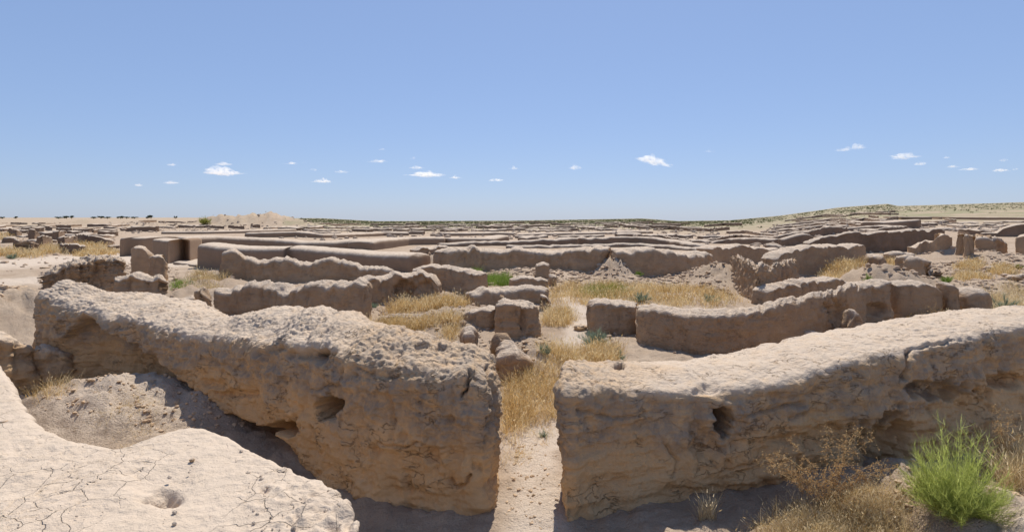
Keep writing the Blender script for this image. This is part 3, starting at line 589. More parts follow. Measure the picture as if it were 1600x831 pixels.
far_rows([(348.2, 2.4, 'farthest'), (350.4, 2.8, 'second farthest'), (352.8, 3.2, 'third farthest'), (355.4, 3.6, 'fourth farthest'), (358.4, 3.8, 'nearest')], 430, 1060, 12, 56, 2, 16, 'under the green scrub belt', 'far wall lines under the scrub belt', ([430, 600, 1010, 1060], [2.0, 3.5, 0.5, 3]))
far_rows([(361.5, 3.6, 'upper'), (367, 4.2, 'lower')], 470, 1000, 20, 70, 20, 60, 'among the plastered rows in the centre', 'broken walls among the plastered rows')
far_rows([(3, 2.6, 'topmost'), (6.5, 3.0, 'second'), (10.5, 3.4, 'third'), (15, 3.8, 'fourth')], 1222, 1385, 14, 46, 3, 14, 'below the ridge of the right slope', 'short terrace walls below the right ridge', ([1215, 1290, 1390], [342, 333, 328.5]))
far_rows([(19.5, 4.2, 'fifth'), (24.5, 4.8, 'sixth'), (30, 5.4, 'seventh')], 1196, 1380, 16, 52, 4, 18, 'below the ridge of the right slope', 'short terrace walls below the right ridge', ([1190, 1290, 1390], [344, 333, 328.5]))
far_rows([(354, 4.2, 'upper'), (360, 5.2, 'lower')], 1440, 1600, 14, 40, 6, 22, 'behind the rubbly block on the right', 'broken walls behind the rubbly block')
far_rows([(371.5, 4.2, 'upper'), (376, 4.8, 'lower')], 800, 1130, 20, 70, 8, 30, 'beyond the courtyard back wall', 'broken walls beyond the courtyard', ([800, 1000, 1080, 1130], [0, -1.5, 4, 0]))
far_rows([(348.5, 4.0, 'single')], 1436, 1580, 14, 36, 2, 8, 'under the flat right wall', 'far wall lines on the right')

# ------------------------------------------------------------------ rocks and rubble
def ico(sub):
    import bmesh
    bm = bmesh.new(); bmesh.ops.create_icosphere(bm, subdivisions=sub, radius=1.0)
    V = np.array([v.co[:] for v in bm.verts]); F = np.array([[v.index for v in f.verts] for f in bm.faces]); bm.free(); return V, F
I1, I2, I3 = ico(1), ico(2), ico(4)
def rock_shape(V, seed, amp=.35):
    d = 1 + amp * fbm(V, 1.1, 3, seed) + .12 * fbm(V, 3.5, 2, seed + 4)
    out = V * d[:, None]
    return out
def rock(label, px, py, w, h, mat=None, rot=0, seed=1, depth=None, lift=.30, name='rock', cat='rock', z=None):
    x, y, g = ground_at(px, py)
    if z is not None:
        y = (EYE - z) * FPX / (py - HORY); x = (px - CXP) / FPX * y; g = z
    else: g = hgt(x, y)
    k = y / FPX
    me = mesh_np(name, rock_shape(I3[0], seed), I3[1], mat or M_MID, {'crust': np.full(len(I3[0]), .3), 'dust': sstep(.3, .8, I3[0][:, 2])})
    put(name, me, label, cat, loc=(x, y, g + h * k * lift), rot=(0, 0, rot), scale=(w * k / 2, (depth or w) * k / 2, h * k / 2))
rock('pale boulder resting against the mid-height wall behind the left wall', 473, 497, 33, 22, M_NEAR, .3, 5, lift=.5)
rock('angular fallen block at the foot of the curved wall', 1266, 541, 28, 24, M_NEAR, .5, 8, lift=.5)
rock('flat fallen slab beside the angular block by the curved wall', 1300, 541, 40, 15, M_NEAR, .1, 12, lift=.5)
rock('flat brown stone by the path before the grey-green shrub', 906, 517, 20, 10, M_NEAR, .4, 17)
rock('dark clod on the bank near the right edge', 1545, 423, 15, 10, M_MID, .4, 19)
rock('rounded clod on top of the left stub rubble', 12, 470, 12, 13, M_NEAR, .4, 23, lift=.5)
rock('small stone lying on the pale sandy lot far left', 70, 419, 12, 3, M_MID, 0, 27)
rock('small flat stone on the edge of the cracked ledge', 440, 736, 14, 6, M_LEDGE, .3, 31, z=1.75)
rock('tiny dark stone on the cracked ledge', 300, 720, 7, 6, M_NEAR, .3, 33, z=1.75)
rock('brown clod on the ledge at the left edge', 4, 661, 12, 6, M_NEAR, .3, 35, z=1.75)
for k, (x, y, w, h) in enumerate(((1566, 446, 10, 6), (1572, 436, 10, 7), (1578, 445, 12, 9), (1583, 438, 13, 8), (1590, 450, 12, 9), (1597, 441, 12, 9))):
    rock('%s stone from the left in the small heap by the right edge' % nth(k + 1), x, y, w, h, M_MID, k, 40 + k, lift=.6)
    COL.objects[-1]['group'] = 'stones heaped by the right edge'
def rubble(label, polys, n, s0, s1, mat=M_MID, seed=0):
    n = int(n * .72)
    rg = np.random.default_rng(seed + 100); Vs, Fs, off = [], [], 0
    bases = [rock_shape(I1[0], seed + k, .55) for k in range(5)]
    for poly in polys:
        pts = sample_poly(poly, n, rg); z = height(pts[:, 0], pts[:, 1])
        for i in range(len(pts)):
            b = bases[rg.integers(5)]; a = rg.uniform(0, 6.28); s = s0 + (s1 - s0) * rg.random() ** 2.6
            c, d = math.cos(a), math.sin(a); q = b * (s, s * rg.uniform(.6, 1), s * rg.uniform(.4, .8))
            q = np.stack([q[:, 0] * c - q[:, 1] * d, q[:, 0] * d + q[:, 1] * c, q[:, 2]], -1) + (pts[i, 0], pts[i, 1], z[i] + s * .12)
            Vs.append(q); Fs.append(I1[1] + off); off += len(b)
    V = np.concatenate(Vs); me = mesh_np('rubble', V, np.concatenate(Fs), mat, {'crust': np.full(len(V), .2), 'dust': np.full(len(V), .55)}, smooth=False)
    put('rubble', me, label, 'rubble', kind='stuff')
def foot_clods():
    rg = np.random.default_rng(91); pts = np.concatenate(FEET); z = height(pts[:, 0], pts[:, 1]); n = len(pts); bases = np.stack([rock_shape(I1[0], 70 + k, .55) for k in range(6)])
    s_ = (.02 + .13 * rg.random(n) ** 3) * np.interp(pts[:, 1], [10, 40], [.8, 1.5]); a = rg.uniform(0, 6.28, n); B = bases[rg.integers(6, size=n)] * s_[:, None, None] * np.stack([np.ones(n), rg.uniform(.6, 1, n), rg.uniform(.5, .9, n)], -1)[:, None]
    c, d = np.cos(a)[:, None], np.sin(a)[:, None]; V = np.stack([B[..., 0] * c - B[..., 1] * d, B[..., 0] * d + B[..., 1] * c, B[..., 2]], -1) + np.stack([pts[:, 0], pts[:, 1], z + s_ * .15], -1)[:, None]
    F_ = (I1[1][None] + (np.arange(n) * len(I1[0]))[:, None, None]).reshape(-1, 3); V = V.reshape(-1, 3)
    put('rubble', mesh_np('rubble', V, F_, M_MID, {'crust': np.full(len(V), .2), 'dust': np.full(len(V), .5)}, smooth=False), 'fallen clods lying along the feet of the middle-distance walls', 'rubble', kind='stuff')
foot_clods()
def ledge_crumbs():
    rg = np.random.default_rng(55); n = 170; Vs, Fs, off = [], [], 0; base = rock_shape(I1[0], 61, .55)
    for i in range(n):
        px, py = rg.uniform(0, 540), rg.uniform(600, 831)
        if i % 2: px, py = rg.uniform(380, 545), rg.uniform(740, 831)
        if py < np.interp(px, [0, 60, 120, 200, 300, 350, 430, 520, 556], [575, 668, 695, 706, 672, 682, 728, 764, 806]): continue
        y = 1.65 * FPX / (py - HORY); x = (px - CXP) / FPX * y; q = base * (.004 + .014 * rg.random() ** 3) * (1, rg.uniform(.6, 1), .7) + (x, y, 1.752)
        Vs.append(q); Fs.append(I1[1] + off); off += len(q)
    V = np.concatenate(Vs); me = mesh_np('crumbs', V, np.concatenate(Fs), M_LEDGE, {'crust': np.full(len(V), .1), 'dust': np.full(len(V), .8)}, smooth=False)
    put('crumbs', me, 'tiny clay crumbs strewn over the cracked foreground ledge', 'crumbs', kind='stuff')
ledge_crumbs()
def sample_poly(poly, n, rg):
    """n points spread evenly over the ground inside an outline given in photo pixels"""
    W = np.array([ground_at(px, py)[:2] for px, py in poly]); lo, hi = W.min(0), W.max(0); out = []
    for _ in range(60):
        q = rg.uniform(lo, hi, (n * 2, 2)); inside = np.zeros(len(q), bool); j = len(W) - 1
        for i in range(len(W)):
            (xi, yi), (xj, yj) = W[i], W[j]
            inside ^= ((yi > q[:, 1]) != (yj > q[:, 1])) & (q[:, 0] < (xj - xi) * (q[:, 1] - yi) / (yj - yi + 1e-12) + xi); j = i
        out.append(q[inside])
        if sum(map(len, out)) >= n: break
    return np.concatenate(out)[:n]
rubble('crumbled clods scattered along the passage floor', [[(785, 831), (880, 831), (868, 690), (800, 690)]], 240, .006, .035, M_NEAR, 1)
rubble('crumbled clods on the trench floor between ledge and left wall', [[(60, 680), (330, 700), (400, 660), (240, 610), (100, 610)]], 900, .008, .05, M_NEAR, 2)
rubble('rubble bank under the green bush', [[(1380, 831), (1440, 740), (1600, 720), (1640, 831)]], 800, .008, .06, M_NEAR, 3)
rubble('clods spilling down beside the left stub', [[(-20, 520), (-20, 450), (40, 450), (46, 500)]], 900, .03, .2, M_NEAR, 4)
rubble('clods heaped round the crumbling walls on the left', [[(60, 480), (60, 428), (180, 408), (280, 420), (280, 470)]], 1500, .02, .14, M_MID, 5)
rubble('rubble along the foot of the courtyard back wall', [[(700, 445), (700, 430), (1120, 424), (1150, 470), (1100, 450), (870, 446)]], 2200, .03, .20, M_MID, 6)
rubble('rubble on the slumped banks to the right', [[(1340, 470), (1350, 420), (1600, 400), (1600, 470), (1480, 480)]], 2400, .03, .20, M_MID, 7)
rubble('clods round the slumped heap beyond the passage', [[(720, 600), (725, 540), (860, 520), (870, 590)]], 500, .015, .09, M_NEAR, 8)
rubble('clods among the straw patches left of centre', [[(560, 545), (580, 480), (740, 470), (760, 540)]], 700, .015, .10, M_MID, 9)
rubble('small clods on the ground behind the right foreground wall', [[(1240, 560), (1300, 520), (1500, 500), (1600, 500), (1600, 540)]], 700, .015, .09, M_NEAR, 10)
rubble('broken clods strewn between the wall rows in the centre distance', [[(430, 376), (430, 353), (1060, 352), (1150, 366), (1100, 386), (700, 380)]], 3200, .12, .75, M_FARM, 12)
rubble('broken clods strewn over the terraced right slope', [[(1150, 392), (1210, 352), (1300, 342), (1400, 346), (1600, 352), (1600, 372), (1480, 362), (1260, 392)]], 2600, .10, .6, M_FARM, 13)
rubble('broken clods strewn over the plain below the hillocks', [[(180, 366), (190, 350), (430, 350), (430, 362)]], 1200, .12, .7, M_FARM, 14)
rubble('loose stones over the left plain', [[(-40, 450), (-40, 362), (180, 362), (180, 396)]], 1500, .05, .28, M_MID, 11)

# ------------------------------------------------------------------ plants
def ribbons(root, d0, d1, length, width, segs=3, tone=None, rg=RNG, taper=True):
    """curved blades: direction bends from d0 to d1; returns verts, quads, tone"""
    n = len(root); pts = [root]; p = root.copy()
    for k in range(segs):
        t = (k + .5) / segs; d = d0 * (1 - t) + d1 * t; d = d / np.maximum(np.linalg.norm(d, axis=1, keepdims=True), 1e-6)
        p = p + d * (length / segs)[:, None]; pts.append(p)
    side = rg.normal(size=(n, 3)); side[:, 2] *= .25; side -= (side * d0).sum(1, keepdims=True) * d0; side /= np.maximum(np.linalg.norm(side, axis=1, keepdims=True), 1e-6)
    V = np.zeros((n, (segs + 1) * 2, 3))
    for k in range(segs + 1):
        w = width * ((1 - .75 * k / segs) if taper else 1); V[:, 2 * k] = pts[k] - side * (w / 2)[:, None]; V[:, 2 * k + 1] = pts[k] + side * (w / 2)[:, None]
    q = np.array([[2 * k, 2 * k + 1, 2 * k + 3, 2 * k + 2] for k in range(segs)]); m = (segs + 1) * 2
    Fq = (q[None] + (np.arange(n) * m)[:, None, None]).reshape(-1, 4)
    tn = np.repeat(tone if tone is not None else rg.random(n), m)
    return V.reshape(-1, 3), Fq, tn, np.stack(pts, 1)
def join(parts):
    V, F, T, off = [], [], [], 0
    for v, f, t in parts: V.append(v); F.append(f + off); T.append(t); off += len(v)
    return np.concatenate(V), np.concatenate(F), np.concatenate(T)
def unit(v): return v / np.maximum(np.linalg.norm(v, axis=-1, keepdims=True), 1e-6)
def grass(label, polys, tufts, h, mat=M_STRAW, blades=26, wid=None, seed=0, lean=.55, spread=.09, heads=True, name='dry_grass', cat='grass'):
    rg = np.random.default_rng(seed + 500); parts = []
    for poly in polys:
        c = sample_poly(poly, tufts, rg); n = len(c)
        c = c + rg.normal(0, spread * 1.2, c.shape); dens = noise(np.stack([c[:, 0], c[:, 1], 0 * c[:, 0]], -1), 0.75, seed) + rg.normal(0, .22, n); c = c[dens > -.14]; n = len(c)
        hs = h * rg.uniform(.35, 1.2, n); r = np.repeat(np.arange(n), blades); N = len(r)
        xy = c[r] + rg.normal(0, spread, (N, 2)); z = height(xy[:, 0], xy[:, 1]) - .01
        root = np.stack([xy[:, 0], xy[:, 1], z], -1); az = rg.uniform(0, 6.28, N); ln = rg.random(N) * lean
        d0 = unit(np.stack([np.cos(az) * ln, np.sin(az) * ln, np.ones(N)], -1)); d1 = unit(np.stack([np.cos(az) * ln * 2.6 + rg.normal(0, .2, N), np.sin(az) * ln * 2.6 + rg.normal(0, .2, N), np.full(N, .75)], -1))
        L = hs[r] * rg.uniform(.5, 1.1, N); ym = c[:, 1].mean(); w = (wid or max(.0035, ym * .00052)) * rg.uniform(.7, 1.3, N)
        tone = np.clip(np.repeat(rg.uniform(.05, .95, n), blades) + rg.normal(0, .2, N), 0, 1)
        v, f, t, pts = ribbons(root, d0, d1, L, w, 2, tone, rg); parts.append((v, f, t))
        if heads:
            k = rg.random(N) < .3; tip = pts[k, -1]; dd = unit(pts[k, -1] - pts[k, -2]); v, f, t, _ = ribbons(tip - dd * .02, dd, dd, np.full(k.sum(), h * .13), w[k] * 2.3, 1, np.clip(tone[k] + .2, 0, 1), rg); parts.append((v, f, t))
    V, F, T = join(parts); put(name, mesh_np(name, V, F, mat, {'tone': T}, smooth=False), label, cat, kind='stuff')
grass('golden dry grass filling the passage between the two big walls', [[(784, 702), (782, 640), (800, 592), (868, 590), (878, 622), (862, 650), (846, 672), (848, 690), (818, 690), (806, 712)]], 270, .42, seed=1, blades=28, lean=.9)
grass('sparse straw tufts straggling down the passage floor', [[(786, 742), (786, 700), (842, 690), (862, 660), (858, 705), (822, 716)]], 34, .26, seed=22, blades=16, lean=1.2, spread=.06)
grass('golden dry grass beside the path beyond the passage', [[(848, 600), (850, 566), (896, 556), (900, 590), (870, 610)], [(905, 572), (912, 548), (962, 548), (962, 570)]], 150, .42, seed=2, blades=32)
grass('tawny dry grass left of the path before the courtyard', [[(853, 518), (856, 492), (884, 488), (892, 508), (876, 520)]], 160, .42, seed=3)
grass('gold and tawny dry grass across the courtyard floor', [[(862, 474), (866, 448), (960, 446), (1100, 452), (1142, 468), (1130, 486), (1040, 486), (940, 478)]], 620, .42, seed=4, spread=.22, blades=30)
grass('golden straw patch behind the thin low ridge', [[(612, 492), (622, 478), (700, 476), (726, 484), (720, 493)]], 240, .5, seed=5, spread=.14, blades=32)
grass('golden straw patch before the thin low ridge', [[(548, 512), (566, 504), (590, 506), (712, 512), (706, 538), (640, 530)]], 330, .45, seed=6, spread=.12, blades=32)
grass('golden straw under the shouldered wall on the right', [[(1284, 444), (1296, 430), (1340, 428), (1352, 442)]], 190, .55, seed=7, spread=.16, blades=30)
grass('straw in the gaps between the slumped banks', [[(1390, 424), (1392, 408), (1424, 406), (1420, 424)], [(1498, 448), (1500, 436), (1538, 434), (1536, 448)], [(1500, 422), (1506, 412), (1534, 412), (1532, 422)], [(1552, 428), (1556, 418), (1586, 420), (1580, 430)]], 120, .5, seed=8, spread=.16)
grass('straw along the foot of the straight squared wall', [[(1425, 514), (1430, 500), (1490, 498), (1496, 510)]], 130, .4, seed=9, spread=.1)
grass('brownish dry weeds on the bank near the right edge', [[(1496, 510), (1500, 470), (1600, 455), (1640, 500), (1600, 512)]], 420, .4, M_PALE_STRAW, seed=10, spread=.2)
grass('dry weeds round the narrow stub on the left', [[(282, 462), (296, 448), (342, 446), (340, 462)]], 130, .4, M_PALE_STRAW, seed=11, spread=.15)
grass('straw between the stubs of the left plain', [[(-30, 402), (-30, 390), (60, 392), (90, 398), (60, 404)], [(66, 394), (70, 386), (92, 388), (90, 396)], [(128, 390), (130, 380), (150, 380), (152, 390)], [(134, 400), (140, 392), (176, 394), (170, 400)], [(-30, 374), (-20, 362), (18, 366), (14, 376)]], 90, .7, seed=12, spread=.4, blades=40)
grass('fresh green grass before the courtyard back wall', [[(748, 448), (752, 434), (790, 438), (804, 447)]], 170, .5, M_LGREEN, seed=13, spread=.16, heads=False, name='green_grass')
grass('small bright green grass tuft by the crumbling left wall', [[(271, 462), (273, 452), (284, 454), (284, 462)]], 26, .45, M_LGREEN, seed=14, spread=.1, heads=False, name='green_grass')
grass('yellow-green grass patch in the courtyard', [[(912, 466), (918, 452), (966, 452), (974, 464), (950, 468)]], 150, .45, M_YGREEN, seed=15, spread=.22, heads=False, name='green_grass')
grass('green grass at the dark foot of the courtyard back wall', [[(738, 432), (742, 424), (752, 424), (752, 434)]], 30, .6, M_LGREEN, seed=16, heads=False, name='green_grass')
grass('tangled straw in the lower right foreground', [[(1170, 900), (1200, 832), (1270, 806), (1370, 800), (1410, 825), (1430, 900)]], 420, .25, M_PALE_STRAW, seed=17, blades=34, wid=.0042, lean=1.1, spread=.08)
grass('tall straw at the right edge behind the green bush', [[(1560, 790), (1566, 745), (1660, 735), (1680, 800)]], 130, .62, M_PALE_STRAW, seed=18, blades=30, wid=.004, lean=.7, spread=.07)
grass('flattened dry grass in the trench below the ledge', [[(168, 700), (172, 668), (214, 660), (232, 690), (230, 730), (190, 730)]], 110, .20, M_PALE_STRAW, seed=19, blades=34, wid=.0035, lean=3.0, spread=.13)
grass('dry tuft by the left stub buttress', [[(70, 668), (72, 640), (96, 638), (100, 664)]], 22, .28, M_STRAW, seed=20, blades=30, wid=.0045)
grass('small straw tuft before the right foreground wall', [[(1098, 822), (1100, 812), (1112, 812), (1114, 822)]], 7, .36, M_PALE_STRAW, seed=21, blades=26, wid=.004, lean=.4, spread=.02)

def shrub(label, px, py, w, h, mat, n_stems=22, n_twigs=2600, seed=0, tw=.10, name='shrub', cat='shrub', droop=.15, twid=None, sink=0.0, z=None, stem_mat=None, up=.9):
    """broom-like bush: woody stems fanning out of one foot, each carrying many fine twigs"""
    rg = np.random.default_rng(seed + 900); x, y, g = ground_at(px, py, far=False) if z is None else ((px - CXP) / FPX * z, z, 0)
    g = hgt(x, y) - sink; k = y / FPX; W, H = w * k / 2, h * k
    root = bpy.data.objects.new(name, None); COL.objects.link(root); root.location = (x, y, g); root['label'] = label; root['category'] = cat
    az = rg.uniform(0, 6.28, n_stems); pol = np.arccos(rg.uniform(.22, 1, n_stems)); rr_ = rg.uniform(.40, .93, n_stems) / np.sqrt((np.sin(pol) / W) ** 2 + (np.cos(pol) / H) ** 2)
    tip = np.stack([np.cos(az) * np.sin(pol) * rr_, np.sin(az) * np.sin(pol) * rr_, np.cos(pol) * rr_], -1)
    d = unit(tip); L = np.linalg.norm(tip, axis=1) * 1.02
    base = np.stack([rg.normal(0, W * .10, n_stems), rg.normal(0, W * .10, n_stems), np.zeros(n_stems)], -1)
    d0 = unit(d * (1.25, 1.25, .9)); d1 = unit(d * (.75, .75, 1.1) + (0, 0, -droop))
    v, f, t, pts = ribbons(base, d0, d1, L, np.full(n_stems, max(.007, k * .9)), 6, rg.random(n_stems) * .6, rg)
    put('stem', mesh_np('stem', v, f, stem_mat or M_BARK, {'tone': t}, smooth=False), parent=root)
    si = rg.integers(n_stems, size=n_twigs); tt = rg.uniform(.12, .98, n_twigs) * 6; i0 = np.minimum(tt.astype(int), 5); fr = (tt - i0)[:, None]
    rt = pts[si, i0] * (1 - fr) + pts[si, i0 + 1] * fr; sd = unit(pts[si, i0 + 1] - pts[si, i0])
    dd = unit(sd * .8 + rg.normal(0, .55, (n_twigs, 3)) + (0, 0, up * .4)); d1 = unit(dd * .6 + np.array([0, 0, up]) + rg.normal(0, .25, (n_twigs, 3)))
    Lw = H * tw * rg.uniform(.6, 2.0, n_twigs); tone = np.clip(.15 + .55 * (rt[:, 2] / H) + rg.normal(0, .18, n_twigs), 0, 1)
    v, f, t, _ = ribbons(rt, dd, d1, Lw, np.full(n_twigs, twid or max(.0035, k * .42)), 3, tone, rg)
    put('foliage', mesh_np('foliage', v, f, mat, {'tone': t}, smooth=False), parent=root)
    return root
shrub('bright green broom-like bush before the right foreground wall', 1496, 806, 150, 180, M_GREEN, 320, 21000, 1, tw=.070, twid=.0032, up=.5, stem_mat=M_GREEN)
def dry_weed(label, px, py, arcs, seed, seeds=60, mat=M_BROWN, name='dry_weed', z=None):
    """a dead weed: a few arching stems hung with tiny husks; arcs: (dx px, dy px) of each tip"""
    rg = np.random.default_rng(seed + 1300); x, y, g = ground_at(px, py, far=False); g = hgt(x, y); k = y / FPX
    root = bpy.data.objects.new(name, None); COL.objects.link(root); root.location = (x, y, g); root['label'] = label; root['category'] = 'weed'
    tips = np.array([(dx * k, rg.uniform(-.25, .35) * abs(dx) * k + rg.uniform(-.05, .05), -dy * k) for dx, dy in arcs]); n = len(tips)
    hd = tips * (1, 1, 0); d0 = unit(tips * (.35, .35, 1.0) + (0, 0, .15)); d1 = unit(hd * 1.7 + np.stack([0 * tips[:, 0], 0 * tips[:, 0], tips[:, 2] * .45], -1))
    L = np.linalg.norm(tips, axis=1) * 1.12
    v, f, t, pts = ribbons(rg.normal(0, .03, (n, 3)) * (1, 1, 0), d0, d1, L, np.full(n, .008), 8, rg.uniform(.6, 1, n), rg)
    put('stem', mesh_np('stem', v, f, M_PALE_STRAW, {'tone': t}, smooth=False), parent=root)
    m = n * seeds; si = np.repeat(np.arange(n), seeds); tt = rg.uniform(.30, 1, m) * 8; i0 = np.minimum(tt.astype(int), 7); fr = (tt - i0)[:, None]
    rt = pts[si, i0] * (1 - fr) + pts[si, i0 + 1] * fr; dd = unit(rg.normal(size=(m, 3)) + (0, 0, -.1)); Lw = rg.uniform(.03, .14, m)
    v1, f1, t1, p1 = ribbons(rt, dd, unit(dd + (0, 0, -.4)), Lw, np.full(m, .0028), 2, rg.uniform(.3, .9, m), rg)
    q = np.repeat(np.arange(m), 5); tb = rg.uniform(.3, 1, len(q))[:, None]; hp = p1[q, 0] * (1 - tb) + p1[q, 2] * tb + rg.normal(0, .006, (len(q), 3)); hd2 = unit(rg.normal(size=(len(q), 3)))
    v2, f2, t2, _ = ribbons(hp, hd2, hd2, np.full(len(q), .013), np.full(len(q), .009), 1, rg.random(len(q)), rg, taper=False)
    V, F, T = join([(v1, f1, t1), (v2, f2, t2)]); put('husks', mesh_np('husks', V, F, mat, {'tone': T}, smooth=False), parent=root)
dry_weed('sprawling dead brown weed with arching stems before the right wall', 1290, 800, [(-112, -82), (-100, -70), (-70, -95), (-30, -110), (0, -125), (14, -118), (45, -130), (62, -118), (90, -70), (105, -62), (70, -55), (-80, -40), (-50, -60), (30, -80)], 1, 70)
dry_weed('thin dark dead weed behind the green bush', 1560, 745, [(-20, -85), (-6, -105), (8, -95), (18, -70), (-2, -70)], 2, 60)
dry_weed('spindly dead stalks before the straight squared wall', 1463, 508, [(-8, -32), (0, -38), (6, -30)], 3, 25)
shrub('yellow-green shrub beside the upright stub on the right', 1522, 494, 36, 42, M_YGREEN, 26, 1800, 2, tw=.14)
shrub('blue-green round shrub near the right edge', 1570, 488, 44, 30, M_SAGE, 26, 1900, 3, tw=.16)
shrub('wide grey-green shrub on the right of the path', 930, 540, 66, 26, M_SAGE, 34, 2400, 4, tw=.22)
shrub('small grey-green shrub on the slumped heap by the passage', 852, 560, 22, 22, M_SAGE, 16, 900, 5, tw=.2)
shrub('faint grey-green shrub beside the block end right of the path', 968, 562, 24, 18, M_SAGE, 14, 700, 6, tw=.2)
shrub('small grey-green shrub at the foot of the recessed wall', 585, 481, 16, 14, M_SAGE, 12, 500, 7, tw=.25)
shrub('grey-green shrub in the middle of the courtyard grass', 1000, 474, 44, 18, M_SAGE, 20, 1000, 8, tw=.25)
shrub('grey-green shrub at the right of the courtyard grass', 1110, 474, 34, 18, M_SAGE, 20, 900, 9, tw=.25)
shrub('dark green plant at the dry foot of the courtyard wall', 998, 434, 24, 9, M_LGREEN, 14, 500, 10, tw=.3)
shrub('small green plant on the bank under the shouldered wall', 1360, 444, 20, 16, M_LGREEN, 14, 700, 11, tw=.25)
shrub('small pale green plant behind the straight squared wall', 1399, 448, 10, 10, M_SAGE, 8, 260, 12, tw=.3)
shrub('green plant in the hollow right of the arch-like stub', 1480, 442, 22, 16, M_LGREEN, 14, 700, 13, tw=.25)
shrub('bright green sprig below the sloping wall on the right', 1413, 392, 12, 6, M_LGREEN, 10, 300, 14, tw=.35)
shrub('small grey-green bush on the edge of the far left straw', 18, 404, 16, 9, M_SAGE, 12, 400, 15, tw=.35)
shrub('yellowish bush on the skyline below the eroded hillock', 321, 350, 22, 11, M_YGREEN, 16, 600, 16, tw=.4)
shrub('small sprig of green among the right edge straw', 1592, 420, 10, 12, M_YGREEN, 8, 300, 17, tw=.3)
shrub('green sprig in the passage straw', 850, 682, 14, 22, M_SAGE, 8, 160, 18, tw=.3)

def far_scrub():
    rg = np.random.default_rng(77); n = 16000; u = rg.uniform(-.44, 1.05, n); Y = np.exp(rg.uniform(math.log(170), math.log(2600), n)); x = u * Y
    keep = rg.random(n) < np.where(Y > 320, 1, .10) * np.interp(u, [-.44, -.38, .42, .5, .68, .72, 1.05], [.1, 1, 1, .35, .5, .25, .25]); u, Y, x = u[keep], Y[keep], x[keep]; n = len(x)
    z = height(x, Y); s = rg.uniform(.5, 1.5, n) * np.interp(Y, [150, 500, 2200], [.5, 1.0, 2.6]); m = 12
    r = np.repeat(np.arange(n), m); c = unit(rg.normal(size=(n * m, 3))) * rg.random((n * m, 1)) ** .5 * np.stack([s[r] * 1.3, s[r] * 1.3, s[r] * .75], -1); c[:, 2] = np.abs(c[:, 2])
    P = np.stack([x[r], Y[r], z[r]], -1) + c; e = s[r] * .38
    tri = P[:, None] + rg.normal(size=(n * m, 3, 3)) * e[:, None, None] * .7; V = tri.reshape(-1, 3); F = np.arange(len(V)).reshape(-1, 3)
    put('far_scrub', mesh_np('far_scrub', V, F, M_SCRUB, {'tone': np.repeat(rg.random(n * m), 3)}, smooth=False), 'belt of green scrub along the far skyline', 'scrub', kind='stuff')
far_scrub()
def tree(px, py, w, h, D, seed):
    rg = np.random.default_rng(seed + 2000); x = (px - CXP) / FPX * D; y = D; z = hgt(x, y); k = D / FPX; W, H = w * k / 2, h * k
    root = bpy.data.objects.new('tree', None); COL.objects.link(root); root.location = (x, y, z); root['category'] = 'tree'; root['group'] = 'dark trees on the left horizon'
    root['label'] = '%s dark tree from the left on the far left horizon' % nth(seed + 1)
    a = np.linspace(0, 6.28, 7)[:-1]; ring = lambda r, zz: np.stack([np.cos(a) * r, np.sin(a) * r, np.full(6, zz)], -1)
    V = np.concatenate([ring(W * .10, -.5), ring(W * .06, H * .5)]); F = np.array([[i, (i + 1) % 6, 6 + (i + 1) % 6, 6 + i] for i in range(6)])
    put('trunk', mesh_np('trunk', V, F, M_BARK, {'tone': np.full(12, .5)}), parent=root)
    m = 500; blobs = np.stack([rg.uniform(-.65, .65, 9) * W, rg.uniform(-.5, .5, 9) * W, rg.uniform(.35, .8, 9) * H], -1)
    c = blobs[rg.integers(9, size=m)] + unit(rg.normal(size=(m, 3))) * (W * .4, W * .4, H * .22) * rg.random((m, 1)) ** .4
    V = (c[:, None] + rg.normal(size=(m, 3, 3)) * min(W, H) * .09).reshape(-1, 3)
    put('crown', mesh_np('crown', V, np.arange(len(V)).reshape(-1, 3), M_DARKLEAF, {'tone': np.repeat(rg.random(m), 3)}, smooth=False), parent=root)
for k, (px, w, h) in enumerate(((4, 8, 3.5), (25, 7, 4), (92, 12, 3.5), (104, 10, 4.5), (112, 7, 5.5), (146, 12, 3.5), (158, 9, 4.5), (168, 14, 3.5), (188, 10, 4.5), (198, 12, 3.5), (210, 12, 3.5), (230, 6, 4.5), (236, 10, 6.5), (274, 6, 5))):
    tree(px, 340, w, h, 1500.0, k)

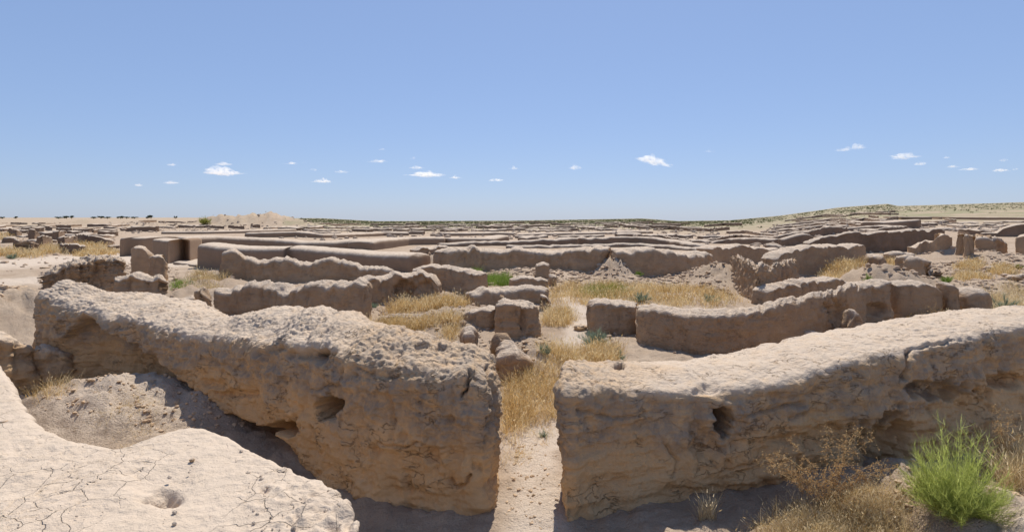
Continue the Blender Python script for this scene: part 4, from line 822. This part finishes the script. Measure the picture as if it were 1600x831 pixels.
# ------------------------------------------------------------------ clouds
CL = [(347, 271, 48, 11, 'largest cumulus puff low in the left sky'), (348, 257, 22, 5, 'flat wisp just above the largest cumulus puff on the left'), (268, 258, 12, 4), (267, 286, 20, 4), (217, 290, 12, 3), (455, 256, 18, 3), (475, 255, 8, 3), (489, 266, 12, 3), (532, 269, 20, 3),
      (505, 284, 28, 5), (597, 234, 10, 3), (592, 253, 24, 5), (646, 248, 8, 5), (650, 263, 18, 5), (667, 274, 50, 8, 'long ragged cloud left of centre'), (712, 278, 16, 4), (803, 264, 14, 4), (774, 282, 20, 4),
      (898, 263, 18, 6, 'lone small cloud right of centre'), (1022, 254, 46, 12, 'slanting white cloud well right of centre'), (1108, 237, 14, 3), (1318, 235, 24, 5, 'flat left half of the double cloud in the right sky'), (1341, 231, 20, 9, 'puffy right half of the double cloud in the right sky'),
      (1411, 246, 34, 9, 'bright oval cloud in the right sky'), (1438, 257, 16, 5), (1480, 247, 10, 3), (1488, 261, 16, 3), (1515, 265, 24, 4), (1568, 251, 10, 4), (1563, 267, 22, 4), (1587, 265, 8, 3)]
CL.sort(); wisp = 0
for k, c in enumerate(CL):
    wisp += len(c) == 4
    px, py, w, h = c[:4]; A = 900.0; D = FPX * (A - EYE) / (HORY - py); x = (px - CXP) / FPX * D; q = D / FPX
    rg = np.random.default_rng(k + 3000); V, F = I3; 
    d = 1 + .75 * fbm(V + k * 3.3, 1.9, 5, k, .6) ; P = V * d[:, None] * (1, 1, 1)
    P[:, 2] = np.where(P[:, 2] < 0, P[:, 2] * .35, P[:, 2]) * (1 + .5 * noise(V * (1, 1, 0) + k, 1.5, k + 5)); P[:, 2] *= np.exp(-1.2 * np.abs(P[:, 0]) ** 2) * .8 + .35
    sl = (-.22 if px == 1022 else 0)
    P = P * (w * q / 2, w * q / 2.6, h * q * .62); P[:, 2] += sl * P[:, 0]
    me = mesh_np('cloud', P, F, M_CLOUD)
    put('cloud', me, c[4] if len(c) > 4 else '%s tiny white cloud wisp from the left, low over the horizon' % nth(wisp), 'cloud', 'small clouds low in the sky', loc=(x, D, A))
